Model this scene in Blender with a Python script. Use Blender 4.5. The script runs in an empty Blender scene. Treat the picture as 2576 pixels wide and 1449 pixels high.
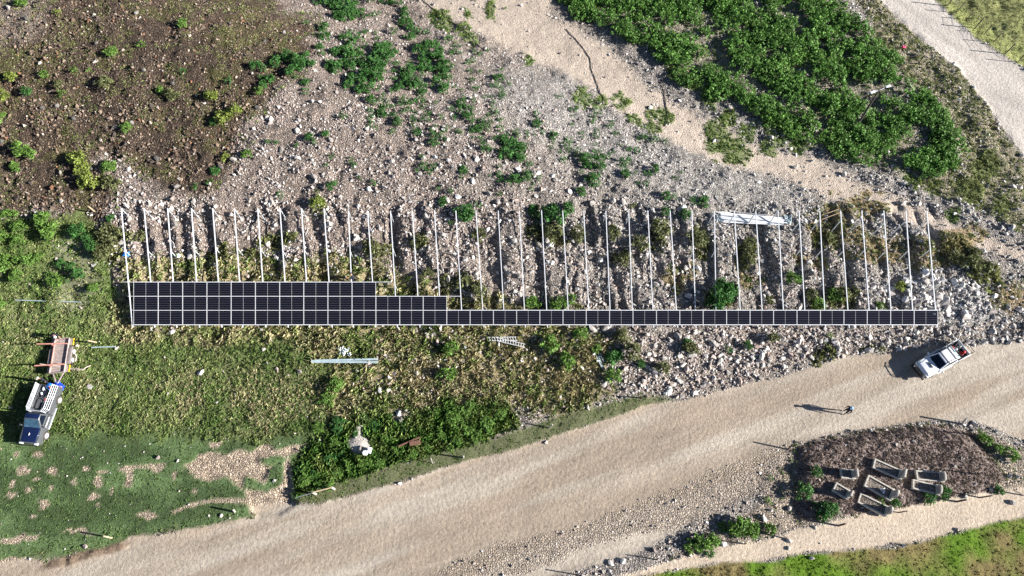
import bpy, bmesh, math, random
import numpy as np
from mathutils import Vector, Matrix

random.seed(7); rng = np.random.default_rng(11)
scene = bpy.context.scene
col = scene.collection

# ------------------------------------------------------------------ camera, sky, sun, exposure
F, CX, CY, H = 1750.0, 1288.0, 724.5, 60.0        # measured on a 2576 x 1449 view of the photograph
TH = math.atan((1500 - CY) / F)
ST, CT = math.sin(TH), math.cos(TH)
cam = bpy.data.objects.new('camera', bpy.data.cameras.new('camera'))
col.objects.link(cam); scene.camera = cam
cam.location = (0, 0, H); cam.rotation_euler = (TH, 0, 0)
cam.data.sensor_width = 36; cam.data.lens = 36 * F / 2576; cam.data.clip_start = 1; cam.data.clip_end = 2000

SUN = Vector((0.988, -0.153, math.tan(math.radians(23.2)))).normalized()
w = bpy.data.worlds.new('World'); scene.world = w; w.use_nodes = True
nt = w.node_tree; nt.nodes.clear()
sky = nt.nodes.new('ShaderNodeTexSky'); sky.sky_type = 'NISHITA'; sky.sun_disc = False
sky.sun_elevation = math.radians(23.2); sky.sun_rotation = math.atan2(SUN.x, SUN.y); sky.air_density = .55; sky.dust_density = .3; sky.ozone_density = 1.5
bg = nt.nodes.new('ShaderNodeBackground'); bg.inputs[1].default_value = 0.05
wo = nt.nodes.new('ShaderNodeOutputWorld')
nt.links.new(sky.outputs[0], bg.inputs[0]); nt.links.new(bg.outputs[0], wo.inputs[0])
sl = bpy.data.lights.new('sun', 'SUN'); sl.energy = 5.0; sl.angle = math.radians(0.5); sl.color = (1, 0.955, 0.89)
so = bpy.data.objects.new('sun', sl); col.objects.link(so)
so.rotation_euler = SUN.to_track_quat('Z', 'Y').to_euler(); so.location = (40, -10, 60)
scene.view_settings.view_transform = 'Standard'; scene.view_settings.look = 'None'
scene.view_settings.gamma = 1; scene.view_settings.use_curve_mapping = False
scene.view_settings.exposure = 1.35

# ------------------------------------------------------------------ noise and terrain
_T = [rng.random((256, 256)) for _ in range(12)]
def vn(x, y, k=0):
    t = _T[k % 12]
    xi = np.floor(x).astype(np.int64); yi = np.floor(y).astype(np.int64)
    fx = x - xi; fy = y - yi
    fx = fx * fx * (3 - 2 * fx); fy = fy * fy * (3 - 2 * fy)
    a = t[yi % 256, xi % 256]; b = t[yi % 256, (xi + 1) % 256]
    c = t[(yi + 1) % 256, xi % 256]; d = t[(yi + 1) % 256, (xi + 1) % 256]
    return (a * (1 - fx) + b * fx) * (1 - fy) + (c * (1 - fx) + d * fx) * fy
def fbm(x, y, s, k=0, o=4):
    r = 0; a = 1; n = 0
    for i in range(o):
        r = r + a * vn(x * s + 17.3 * i, y * s + 9.1 * i, k + i); n += a; a *= .55; s *= 2.03
    return r / n
def ss(e0, e1, x):
    t = np.clip((x - e0) / (e1 - e0), 0, 1); return t * t * (3 - 2 * t)

LP = np.array([(-200, 0), (10, 0), (18, .1), (22, .3), (25, 1.25), (28, 2.35), (32.25, 3.75), (38, 5), (46, 6.3), (60, 8), (90, 9), (900, 9)])
RP = np.array([(-200, 0), (18, 0), (22, .3), (25, 1.25), (28, 2.25), (31, 2.25), (36, 1.2), (42, .5), (60, 0), (900, 0)])
def base_h(X, Y):
    d = (X - 36) * -.496 + (Y - 37) * -.868
    d = d + (fbm(X, Y, .05, 3, 2) - .5) * 6
    wl = np.where(Y < 22, .5, ss(0, 26, d))
    Yb = Y + (fbm(X, Y, .12, 5, 2) - .5) * .9
    return np.interp(Yb, LP[:, 0], LP[:, 1]) * wl + np.interp(Yb, RP[:, 0], RP[:, 1]) * (1 - wl)

def project(X, Y, Z):
    d = Y * ST - (Z - H) * CT
    return CX + F * X / d, CY - F * (Y * CT + (Z - H) * ST) / d

def sdp(px, py, poly):
    """signed distance to a closed polygon, positive inside"""
    n = len(poly); dmin = np.full(px.shape, 1e9); ins = np.zeros(px.shape, bool)
    for i in range(n):
        x0, y0 = poly[i]; x1, y1 = poly[(i + 1) % n]
        dx, dy = x1 - x0, y1 - y0
        t = np.clip(((px - x0) * dx + (py - y0) * dy) / (dx * dx + dy * dy + 1e-9), 0, 1)
        dd = (px - x0 - t * dx) ** 2 + (py - y0 - t * dy) ** 2
        dmin = np.minimum(dmin, dd)
        if y0 != y1:
            c = ((y0 > py) != (y1 > py)) & (px < (x1 - x0) * (py - y0) / (y1 - y0) + x0)
            ins ^= c
    return np.where(ins, 1, -1) * np.sqrt(dmin)

def q(ox, oy, pts, s=1 / 3): return [(ox + x * s, oy + y * s) for x, y in pts]
PG = {}
PG['brown'] = [(-300, -200), (715, -200), (700, 0), (790, 60), (785, 130), (755, 165), (735, 200), (700, 240), (690, 290), (640, 330), (620, 390), (575, 430), (520, 470), (440, 480), (330, 440), (260, 380), (215, 400), (290, 480), (250, 550), (200, 530), (0, 545), (-300, 560)]
PG['palecorner'] = [(-200, -100), (120, -100), (110, 40), (80, 90), (0, 110), (-200, 120)]
PG['greyrub'] = [(1250, 190), (1420, 170), (1560, 270), (1750, 380), (1900, 420), (2050, 500), (2000, 560), (1800, 540), (1500, 420), (1300, 330), (1220, 250)]
PG['band'] = [(980, -150), (1330, -150), (1400, 40), (1520, 110), (1640, 220), (1760, 290), (1900, 360), (2060, 400), (2150, 450), (2250, 490), (2400, 560), (2576, 625), (2750, 700), (2750, 760), (2576, 660), (2450, 620), (2250, 545), (2080, 500), (1960, 440), (1830, 420), (1700, 365), (1560, 280), (1440, 190), (1330, 150), (1180, 70), (1060, 15)]
PG['dense'] = [(1330, -150), (2080, -150), (2110, 0), (2160, 60), (2230, 130), (2300, 210), (2370, 280), (2400, 340), (2420, 400), (2340, 440), (2230, 440), (2140, 400), (2060, 375), (1990, 345), (1900, 300), (1800, 250), (1700, 200), (1620, 120), (1540, 80), (1440, 50)]
PG['shoulder'] = [(2100, -100), (2180, -60), (2214, 0), (2283, 67), (2417, 183), (2484, 267), (2560, 380), (2700, 560), (2700, 660), (2576, 590), (2440, 520), (2300, 470), (2330, 440), (2420, 400), (2400, 330), (2300, 200), (2200, 80)]
PG['roadup'] = [(2100, -120), (2214, 0), (2283, 67), (2417, 183), (2484, 267), (2530, 330), (2576, 390), (2800, 640), (2800, 380), (2576, 172), (2450, 93), (2350, 0), (2240, -120)]
PG['verge'] = [(2300, -80), (2357, 0), (2450, 93), (2576, 172), (2800, 380), (2800, 270), (2576, 115), (2500, 70), (2440, 30), (2395, 0), (2350, -80)]
PG['field'] = [(2350, -80), (2395, 0), (2440, 30), (2500, 70), (2576, 115), (2800, 270), (3300, 200), (3300, -300), (2300, -300)]
RU = [(-600, 1500), (-300, 1450), (0, 1415), (60, 1403), (100, 1412), (180, 1400), (270, 1385), (330, 1350), (400, 1345), (520, 1325), (640, 1300), (633, 1275), (690, 1262), (745, 1266), (800, 1270), (859, 1250), (942, 1229), (1020, 1213), (1105, 1179), (1192, 1153), (1292, 1133), (1370, 1105), (1459, 1076), (1559, 1046), (1659, 1009), (1717, 1009), (1800, 985), (1950, 950), (2050, 920), (2150, 895), (2250, 885), (2330, 870), (2450, 868), (2576, 860), (3300, 800)]
PG['road'] = RU + [(3300, 1150), (2900, 1130), (2576, 1110), (2520, 1085), (2450, 1060), (2350, 1058), (2134, 1088), (2000, 1115), (1960, 1150), (1930, 1200), (1870, 1250), (1817, 1275), (1717, 1330), (1640, 1375), (1559, 1409), (1409, 1449), (1200, 1600), (800, 2200), (-600, 2200)]
PG['pebble'] = [(1020, 1480), (1159, 1405), (1259, 1372), (1400, 1345), (1500, 1308), (1717, 1225), (1860, 1160), (1990, 1110), (2010, 1130), (2000, 1180), (1940, 1240), (1880, 1262), (1717, 1325), (1620, 1340), (1480, 1375), (1300, 1455)]
pl = q(1717, 966, [(-1500, 1900), (-300, 1449), (0, 1400), (300, 1345), (600, 1345), (900, 1280), (1300, 1255), (1740, 1205), (2100, 1110), (2300, 1070), (2576, 1010), (4500, 800)])
pu = q(1717, 966, [(4500, 700), (2576, 780), (2300, 820), (2000, 870), (1700, 930), (1540, 960), (1200, 1010), (1000, 1060), (880, 1090), (760, 1130), (500, 1200), (250, 1240), (0, 1310), (-300, 1400), (-1500, 1750)])
PG['path'] = pl + pu
PG['bottom'] = pl + [(3600, 3000), (1000, 3000)]
PG['cem'] = q(1717, 966, [(870, 480), (1250, 380), (1900, 300), (2180, 360), (2320, 560), (2430, 720), (2300, 810), (2000, 855), (1700, 920), (1540, 945), (1200, 1000), (1000, 1040), (860, 1030), (830, 850), (860, 600)])
PG['cemout'] = q(1717, 966, [(840, 460), (1250, 370), (1900, 290), (2250, 350), (2576, 500), (2900, 500), (2900, 760), (2576, 790), (2300, 820), (1200, 1010), (880, 1090), (600, 1180), (300, 1230), (-100, 1320), (0, 1240), (300, 1080), (600, 900), (640, 700), (780, 560)])
PG['leftgrass'] = [(-500, 540), (0, 545), (200, 540), (235, 580), (270, 600), (290, 700), (330, 830), (560, 825), (860, 820), (900, 900), (850, 960), (830, 1060), (780, 1120), (740, 1180), (735, 1262), (633, 1275), (640, 1300), (330, 1350), (270, 1385), (0, 1415), (-500, 1460)]
PG['rubmid'] = [(175, 590), (240, 620), (250, 700), (230, 790), (150, 790), (120, 700), (130, 620)]
PG['dry'] = [(310, 645), (620, 640), (960, 650), (1000, 700), (1150, 740), (1300, 765), (1460, 780), (1480, 830), (1570, 850), (1510, 960), (1560, 990), (1450, 1050), (1200, 1030), (1000, 1045), (880, 1060), (820, 1000), (830, 930), (700, 860), (330, 850), (255, 820), (255, 780), (300, 740)]
PG['tall'] = [(735, 1190), (760, 1120), (830, 1090), (900, 1050), (1000, 1060), (1120, 1010), (1280, 1010), (1300, 1075), (1200, 1110), (1100, 1150), (950, 1190), (860, 1220), (745, 1255)]
PG['khaki'] = [(745, 1264), (770, 1235), (870, 1205), (1100, 1140), (1250, 1100), (1400, 1050), (1560, 1005), (1640, 985), (1700, 1008), (1559, 1048), (1459, 1078), (1292, 1135), (1105, 1181), (942, 1231), (800, 1271)]
PG['lawn'] = [(-500, 1105), (60, 1112), (180, 1100), (500, 1085), (600, 1120), (700, 1105), (780, 1090), (730, 1180), (700, 1230), (633, 1275), (640, 1300), (330, 1350), (270, 1385), (0, 1417), (-500, 1460)]
PG['d1'] = q(0, 966, [(1370, 600), (1450, 580), (1480, 520), (1580, 520), (1700, 550), (1900, 490), (2000, 430), (2090, 490), (2310, 450), (2320, 485), (2150, 540), (1950, 560), (1960, 590), (2130, 600), (2050, 650), (1990, 740), (1850, 700), (1830, 790), (1700, 710), (1570, 720), (1480, 680), (1380, 630)])
PG['d2'] = q(0, 966, [(900, 640), (960, 620), (1150, 600), (1270, 600), (1180, 680), (1130, 640), (1010, 640), (990, 770), (930, 770), (960, 680)])
PG['d3'] = q(0, 966, [(1850, 790), (2000, 830), (2150, 750), (2145, 600), (2180, 560), (2200, 700), (2230, 800), (2240, 915), (2100, 1000), (1900, 1000), (1870, 880)])
PG['d4'] = q(0, 966, [(1290, 970), (1450, 900), (1600, 865), (1900, 870), (1880, 905), (1600, 893), (1430, 930), (1310, 980)])
PG['mud'] = q(0, 966, [(300, 1385), (400, 1330), (600, 1265), (800, 1225), (900, 1190), (980, 1200), (900, 1260), (700, 1310), (500, 1370), (350, 1390)])
PG['coarse'] = [(1540, 860), (1720, 830), (2350, 828), (2576, 800), (2700, 800), (2700, 870), (2450, 862), (2250, 880), (2050, 915), (1800, 980), (1720, 1005), (1600, 985), (1560, 940)]
PG['whiterub'] = [(2350, 690), (2440, 700), (2500, 740), (2500, 810), (2330, 815), (2250, 780), (2180, 720), (2250, 690)]
PG['heap'] = [(875, 1130), (870, 1115), (890, 1095), (900, 1070), (912, 1070), (918, 1092), (935, 1110), (930, 1135), (900, 1150)]
PATCH = [(375, 660, 45, 30), (280, 545, 40, 25), (160, 650, 50, 30), (745, 740, 35, 45), (700, 850, 40, 25), (315, 910, 45, 30), (1110, 1000, 85, 24), (850, 810, 20, 35), (640, 635, 20, 25), (210, 810, 28, 28), (270, 720, 25, 20), (390, 790, 20, 28), (1320, 690, 18, 28), (1470, 830, 22, 22), (80, 750, 30, 22), (75, 835, 25, 28), (110, 1165, 170, 24), (600, 1115, 120, 20), (1610, 450, 45, 22), (70, 1340, 90, 30), (780, 650, 45, 20), (130, 530, 20, 25), (735, 910, 18, 14), (560, 745, 15, 20), (240, 990, 20, 12)]
LOWG = [(1100, 42, 26), (1120, 60, 18), (1240, 20, 14), (1165, 82, 22), (1190, 100, 14), (1175, 36, 12), (1506, 262, 22), (1465, 250, 24), (1571, 256, 15), (1586, 297, 16), (1609, 311, 14), (1642, 324, 18), (1636, 286, 15), (1671, 290, 20), (1654, 325, 15), (1550, 244, 14), (1740, 200, 26), (1780, 240, 28), (1830, 300, 24), (1880, 330, 26), (1960, 345, 24), (1814, 360, 38), (1850, 385, 36), (1790, 330, 24), (1930, 375, 22), (1235, 38, 10), (1330, 155, 14), (1540, 30, 18), (1495, 20, 16), (1690, 180, 20), (1940, 320, 26), (2010, 370, 26), (2480, 420, 40), (2440, 480, 36), (2520, 520, 30), (2350, 470, 24), (2290, 455, 26), (2395, 540, 20)]
TAN = [(2150, 520, 90, 26), (2080, 570, 60, 30), (2230, 620, 80, 38), (2330, 640, 60, 40), (2180, 640, 70, 24), (2540, 740, 60, 40), (2130, 590, 60, 20), (2420, 600, 60, 26), (1700, 690, 60, 30), (2040, 660, 40, 18), (2390, 640, 50, 22), (1890, 700, 30, 26), (2000, 640, 24, 20), (1400, 610, 30, 16)]
SCRUB = [(2440, 660, 36, 26), (2480, 690, 40, 26), (2400, 625, 34, 22), (2080, 600, 30, 26), (1880, 640, 26, 40), (1760, 610, 22, 40), (1650, 600, 26, 30), (1565, 650, 30, 20), (1400, 600, 60, 16), (2110, 745, 40, 26), (2060, 770, 24, 18), (1810, 745, 34, 26), (1700, 730, 20, 20), (1150, 720, 60, 24), (1200, 760, 50, 20), (1350, 770, 60, 16), (950, 630, 40, 24), (1060, 610, 26, 22), (690, 600, 50, 22), (640, 640, 40, 20), (1430, 770, 40, 16), (2080, 890, 36, 22), (2190, 880, 30, 10), (300, 600, 40, 26), (270, 640, 34, 30), (800, 520, 16, 34), (330, 665, 30, 24), (560, 640, 40, 18)]

def ell(px, py, L, wx, wy):
    m = np.zeros(px.shape)
    for e in L:
        rx = e[2]; ry = e[3] if len(e) > 3 else e[2]
        d = 1 - np.sqrt(((px + wx - e[0]) / rx) ** 2 + ((py + wy - e[1]) / ry) ** 2)
        m = np.maximum(m, ss(-.15, .25, d))
    return m

def zones(X, Y, names=None):
    """weights 0..1 of every kind of ground at world points"""
    Z = base_h(X, Y); px, py = project(X, Y, Z)
    wa = (fbm(X, Y, .9, 1, 4) - .5); wb = (fbm(X, Y, .25, 4, 3) - .5)
    wc = (fbm(X + 50, Y, 1.1, 6, 3) - .5)
    par = dict(brown=(26, 40, 90), palecorner=(30, 30, 60), greyrub=(50, 40, 60), band=(14, 22, 14), dense=(8, 26, 30), shoulder=(8, 20, 20),
               roadup=(3, 6, 5), verge=(4, 8, 8), field=(6, 8, 8), road=(3, 14, 5), pebble=(12, 24, 20), path=(4, 14, 8), bottom=(4, 14, 8), cem=(6, 16, 10),
               cemout=(8, 14, 6), leftgrass=(12, 30, 30), rubmid=(20, 40, 20), dry=(20, 50, 60), tall=(16, 60, 30), khaki=(6, 10, 4), lawn=(26, 70, 40),
               d1=(4, 26, 0), d2=(4, 18, 0), d3=(4, 12, 0), d4=(3, 5, 0), mud=(4, 10, 0), coarse=(14, 26, 20), whiterub=(16, 30, 20), heap=(8, 3, 0))
    o = {}
    for k, (soft, n1, n2) in par.items():
        if names and k not in names: continue
        o[k] = ss(-soft, soft, sdp(px, py, PG[k]) + wa * n1 + wb * n2)
    wx, wy = wa * 34, wc * 34
    o['patch'] = ell(px, py, [(a / 3, 966 + b / 3, c / 3, d / 3) for a, b, c, d in PATCH], wx * .9, wy * .9)
    o['lowg'] = ell(px, py, LOWG, wx, wy); o['tan'] = ell(px, py, TAN, wx * 2, wy * 2)
    o['scrub'] = ell(px, py, SCRUB, wx * 1.5, wy * 1.5)
    o['px'] = px; o['py'] = py; o['z'] = Z
    return o

def height(X, Y):
    X = np.asarray(X, float); Y = np.asarray(Y, float)
    sh = X.shape; X = X.ravel(); Y = Y.ravel()
    Z = base_h(X, Y); px, py = project(X, Y, Z)
    r = np.maximum(ss(-10, 10, sdp(px, py, PG['road'])), ss(-4, 10, sdp(px, py, PG['roadup'])))
    r = np.maximum(r, ss(-5, 10, sdp(px, py, PG['path'])))
    r2 = ss(-10, 20, sdp(px, py, PG['band']))
    lw = ss(-10, 10, sdp(px, py, PG['lawn']))
    hill = ss(18, 24, Y)
    amp = (1 - r) * (1 - .75 * r2) * (1 - .5 * lw)
    n = (fbm(X, Y, .55, 2, 3) - .5) * (.35 + .3 * hill) + (fbm(X, Y, 2.1, 7, 2) - .5) * (.10 + .14 * hill)
    Z = Z + n * amp + (1 - amp) * (fbm(X, Y, .35, 8, 3) - .5) * .10
    fz = ss(490, 540, py) * ss(830, 790, py) * ss(300, 340, px) * ss(2400, 2340, px)
    fur = fbm(X * 1.0 + (fbm(X, Y, .5, 1, 2) - .5) * 1.2 + Y * .12, Y * .16, .85, 10, 3)
    Z = Z - fz * ss(.52, .38, fur) * .38 + fz * ss(.52, .66, fur) * .12
    Z = Z - ss(0, 14, sdp(px, py, PG['road'])) * .06
    # ditch below the culvert, soil heap, cemetery mound, eroded mud bank
    Z = Z + ss(-20, 24, sdp(px, py, PG['heap'])) * .55
    Z = Z + ss(-10, 30, sdp(px, py, PG['cem'])) * .35
    Z = Z + ss(-3, 8, sdp(px, py, PG['mud'])) * (fbm(X, Y, 2.4, 9, 2) - .35) * .5
    for k in ('d1', 'd3'):
        Z = Z - ss(-2, 8, sdp(px, py, PG[k])) * .18
    return Z.reshape(sh)

def unp(px, py, off=0.0):
    """pixel of the 2576 wide view -> point on the ground (plus off in height)"""
    u = (px - CX) / F; v = (CY - py) / F
    dy = ST + v * CT; dz = CT - v * ST
    z = 0.0
    for _ in range(14):
        t = (H - z - off) / dz
        zn = float(height(np.array([u * t]), np.array([dy * t]))[0])
        z = z * .35 + zn * .65
    t = (H - z - off) / dz
    return Vector((u * t, dy * t, z + off))
def unz(px, py, z):
    u = (px - CX) / F; v = (CY - py) / F
    t = (H - z) / (CT - v * ST)
    return Vector((u * t, (ST + v * CT) * t, z))
def hz(x, y): return float(height(np.array([x]), np.array([y]))[0])
SL = math.tan(TH)
def pla(px, py, off=0.0):
    """pixel -> point on the tilted plane of the panel frame"""
    u = (px - CX) / F; v = (CY - py) / F
    dy = ST + v * CT; dz = CT - v * ST
    t = (H - (1.0 + off) + 22.6 * SL) / (dz + dy * SL)
    return Vector((u * t, dy * t, H - dz * t))

# ------------------------------------------------------------------ materials
def mat(name, c, rough=.6, metal=0.0, var=.15, scale=6.0, bump=0.0, attr=None, transl=0.0, spec=.5):
    m = bpy.data.materials.new(name); m.use_nodes = True
    n = m.node_tree.nodes; l = m.node_tree.links; b = n['Principled BSDF']
    b.inputs['Roughness'].default_value = rough; b.inputs['Metallic'].default_value = metal
    b.inputs['Specular IOR Level'].default_value = spec
    tc = n.new('ShaderNodeTexCoord'); no = n.new('ShaderNodeTexNoise'); no.inputs['Scale'].default_value = scale; no.inputs['Detail'].default_value = 6
    l.new(tc.outputs['Object'], no.inputs['Vector'])
    mr = n.new('ShaderNodeMapRange'); mr.inputs['From Min'].default_value = .3; mr.inputs['From Max'].default_value = .7
    mr.inputs['To Min'].default_value = 1 - var; mr.inputs['To Max'].default_value = 1 + var
    l.new(no.outputs['Fac'], mr.inputs['Value'])
    mx = n.new('ShaderNodeMix'); mx.data_type = 'RGBA'; mx.blend_type = 'MULTIPLY'; mx.inputs['Factor'].default_value = 1
    if attr:
        a = n.new('ShaderNodeAttribute'); a.attribute_name = attr; l.new(a.outputs['Color'], mx.inputs['A'])
    else: mx.inputs['A'].default_value = (*c, 1)
    l.new(mr.outputs['Result'], mx.inputs['B']); l.new(mx.outputs['Result'], b.inputs['Base Color'])
    if bump:
        bp = n.new('ShaderNodeBump'); bp.inputs['Strength'].default_value = bump; bp.inputs['Distance'].default_value = .03
        l.new(no.outputs['Fac'], bp.inputs['Height']); l.new(bp.outputs['Normal'], b.inputs['Normal'])
    if transl:
        tr = n.new('ShaderNodeBsdfTranslucent'); l.new(mx.outputs['Result'], tr.inputs['Color'])
        ms = n.new('ShaderNodeMixShader'); ms.inputs[0].default_value = transl
        l.new(b.outputs[0], ms.inputs[1]); l.new(tr.outputs[0], ms.inputs[2]); l.new(ms.outputs[0], n['Material Output'].inputs[0])
    return m

def ground_mat():
    m = bpy.data.materials.new('earth'); m.use_nodes = True
    n = m.node_tree.nodes; l = m.node_tree.links; b = n['Principled BSDF']; b.inputs['Roughness'].default_value = .95
    b.inputs['Specular IOR Level'].default_value = .15
    geo = n.new('ShaderNodeNewGeometry')
    a = n.new('ShaderNodeAttribute'); a.attribute_name = 'Col'
    rb = n.new('ShaderNodeAttribute'); rb.attribute_name = 'rub'
    gr = n.new('ShaderNodeAttribute'); gr.attribute_name = 'grs'
    def noise(s, d, r=.6):
        x = n.new('ShaderNodeTexNoise'); x.inputs['Scale'].default_value = s; x.inputs['Detail'].default_value = d; x.inputs['Roughness'].default_value = r
        l.new(geo.outputs['Position'], x.inputs['Vector']); return x
    def rng_(o, a0, a1, b0, b1):
        x = n.new('ShaderNodeMapRange'); x.inputs['From Min'].default_value = a0; x.inputs['From Max'].default_value = a1
        x.inputs['To Min'].default_value = b0; x.inputs['To Max'].default_value = b1; l.new(o, x.inputs['Value']); return x.outputs['Result']
    def math_(op, p, r):
        x = n.new('ShaderNodeMath'); x.operation = op
        for i, v in enumerate((p, r)):
            if isinstance(v, (int, float)): x.inputs[i].default_value = v
            else: l.new(v, x.inputs[i])
        return x.outputs[0]
    fine = rng_(noise(4.5, 8, .75).outputs['Fac'], .3, .7, .70, 1.3)
    vo = n.new('ShaderNodeTexVoronoi'); vo.inputs['Scale'].default_value = 5.5; l.new(geo.outputs['Position'], vo.inputs['Vector'])
    sep = n.new('ShaderNodeSeparateColor'); l.new(vo.outputs['Color'], sep.inputs[0])
    cell = rng_(sep.outputs[0], 0, 1, .62, 1.35)
    cellm = math_('ADD', 1.0, math_('MULTIPLY', math_('SUBTRACT', cell, 1.0), rb.outputs['Fac']))
    g2 = rng_(noise(7, 6, .8).outputs['Fac'], .35, .65, .62, 1.4)
    gm = math_('ADD', 1.0, math_('MULTIPLY', math_('SUBTRACT', g2, 1.0), gr.outputs['Fac']))
    tot = math_('MULTIPLY', math_('MULTIPLY', fine, cellm), gm)
    mx = n.new('ShaderNodeMix'); mx.data_type = 'RGBA'; mx.blend_type = 'MULTIPLY'; mx.inputs['Factor'].default_value = 1
    l.new(a.outputs['Color'], mx.inputs['A']); l.new(tot, mx.inputs['B']); l.new(mx.outputs['Result'], b.inputs['Base Color'])
    v2 = n.new('ShaderNodeTexVoronoi'); v2.inputs['Scale'].default_value = 5.5; v2.feature = 'DISTANCE_TO_EDGE'; l.new(geo.outputs['Position'], v2.inputs['Vector'])
    e = math_('MULTIPLY', math_('MINIMUM', math_('MULTIPLY', v2.outputs['Distance'], 4.0), 1.0), math_('MULTIPLY', rb.outputs['Fac'], 1.0))
    hsum = math_('ADD', math_('ADD', math_('MULTIPLY', noise(3.2, 9, .72).outputs['Fac'], .9), e), math_('MULTIPLY', noise(9, 5, .7).outputs['Fac'], math_('MULTIPLY', gr.outputs['Fac'], .9)))
    bp = n.new('ShaderNodeBump'); bp.inputs['Strength'].default_value = 1.0; bp.inputs['Distance'].default_value = .13
    l.new(hsum, bp.inputs['Height']); l.new(bp.outputs['Normal'], b.inputs['Normal'])
    return m

def panel_mat():
    m = bpy.data.materials.new('solar_glass'); m.use_nodes = True
    n = m.node_tree.nodes; l = m.node_tree.links; b = n['Principled BSDF']; b.inputs['Roughness'].default_value = .14
    tc = n.new('ShaderNodeTexCoord'); sp = n.new('ShaderNodeSeparateXYZ'); l.new(tc.outputs['Object'], sp.inputs[0])
    def line(o, per, wd):
        d = n.new('ShaderNodeMath'); d.operation = 'DIVIDE'; l.new(o, d.inputs[0]); d.inputs[1].default_value = per
        f = n.new('ShaderNodeMath'); f.operation = 'FRACT'; l.new(d.outputs[0], f.inputs[0])
        c = n.new('ShaderNodeMath'); c.operation = 'LESS_THAN'; l.new(f.outputs[0], c.inputs[0]); c.inputs[1].default_value = wd / per
        return c.outputs[0]
    h = line(sp.outputs['Y'], .2085, .011); v = line(sp.outputs['X'], .0955, .010)
    no = n.new('ShaderNodeTexNoise'); no.inputs['Scale'].default_value = .6; l.new(tc.outputs['Object'], no.inputs['Vector'])
    m0 = n.new('ShaderNodeMix'); m0.data_type = 'RGBA'; m0.inputs['A'].default_value = (.004, .005, .014, 1); m0.inputs['B'].default_value = (.006, .006, .010, 1); l.new(no.outputs['Fac'], m0.inputs['Factor'])
    m1 = n.new('ShaderNodeMix'); m1.data_type = 'RGBA'; l.new(v, m1.inputs['Factor']); l.new(m0.outputs['Result'], m1.inputs['A']); m1.inputs['B'].default_value = (.012, .013, .022, 1)
    m2 = n.new('ShaderNodeMix'); m2.data_type = 'RGBA'; l.new(h, m2.inputs['Factor']); l.new(m1.outputs['Result'], m2.inputs['A']); m2.inputs['B'].default_value = (.15, .14, .125, 1)
    l.new(m2.outputs['Result'], b.inputs['Base Color'])
    return m

M = dict(
    earth=ground_mat(), glass=panel_mat(),
    veg=mat('leaf', None, .6, attr='Col', var=.2, scale=3, transl=.25, spec=.25),
    rock=mat('stone', None, .9, attr='Col', var=.18, scale=9, bump=.5, spec=.2),
    rail=mat('galvanised_rail', (.62, .64, .68), .45, .0, .06, 3),
    alu=mat('aluminium_frame', (.66, .67, .70), .4, .0, .04, 4),
    steel=mat('galvanised_post', (.56, .59, .62), .5, .2, .15, 5),
    white=mat('white_paint', (.82, .84, .86), .25, 0, .03, 2),
    sky_sheen=mat('painted_sky_sheen', (.012, .024, .085), .18, .3, .08, 1.5),  # grey paintwork; the blue sky mirrored in it is put into the colour
    grey=mat('grey_metallic_paint', (.16, .17, .185), .3, .5, .08, 2),
    silver=mat('silver_tube', (.72, .74, .77), .3, .3, .06, 5),
    rim=mat('silver_rim', (.62, .62, .62), .4, .2, .06, 8),
    black=mat('black_plastic', (.012, .012, .014), .5, 0, .2, 8),
    tyre=mat('dusty_rubber', (.07, .062, .055), .9, 0, .3, 9),
    wglass=mat('dark_window', (.006, .010, .022), .06, 0, .1, 2),
    bglass=mat('bluish_windscreen', (.05, .11, .17), .08, 0, .35, 3),
    lamp=mat('lamp_lens', (.75, .78, .80), .15, 0, .1, 6),
    red=mat('red_plastic', (.55, .03, .03), .5, 0, .1, 5),
    redp=mat('red_oxide_steel', (.46, .22, .17), .6, 0, .2, 6),
    rust=mat('rusty_steel', (.15, .075, .05), .85, 0, .4, 9),
    deck=mat('weathered_chequer_plate', (.34, .28, .26), .8, 0, .3, 7),
    fend=mat('scuffed_fender', (.22, .19, .185), .7, 0, .3, 7),
    yellow=mat('yellow_reflective_tape', (.75, .50, .02), .5, 0, .1, 5),
    rope=mat('frayed_strap', (.60, .53, .44), .9, 0, .2, 20),
    blue=mat('blue_cloth', (.008, .075, .62), .7, 0, .3, 6),
    lblue=mat('light_blue_cloth', (.02, .22, .72), .7, 0, .3, 6),
    pink=mat('pink_plastic', (.75, .05, .16), .6, 0, .1, 6),
    wplast=mat('white_plastic', (.82, .85, .9), .4, 0, .08, 6),
    galv=mat('bluish_galvanised', (.42, .52, .56), .45, .1, .15, 4),
    wood=mat('weathered_timber', (.44, .34, .22), .85, 0, .25, 10, .3),
    dwood=mat('dark_timber', (.09, .07, .06), .9, 0, .3, 10, .3),
    conc=mat('weathered_concrete', (.46, .43, .38), .9, 0, .3, 7, .5),
    stone=mat('grey_headstone', (.22, .21, .20), .8, 0, .25, 6, .3),
    hose=mat('black_hose', (.03, .026, .024), .8, 0, .2, 5),
    wire=mat('fence_wire', (.2, .2, .2), .6, .3, .1, 5),
    skin=mat('skin', (.30, .15, .09), .6, 0, .05, 9),
    skin2=mat('tanned_skin', (.60, .30, .22), .6, 0, .05, 9),
    cloth=mat('dark_cloth', (.014, .016, .028), .9, 0, .2, 9),
    capblue=mat('pale_blue_cap', (.30, .55, .90), .6, 0, .1, 6),
    pole=mat('tarred_pole', (.07, .06, .055), .8, 0, .3, 8, .3),
)

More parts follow.
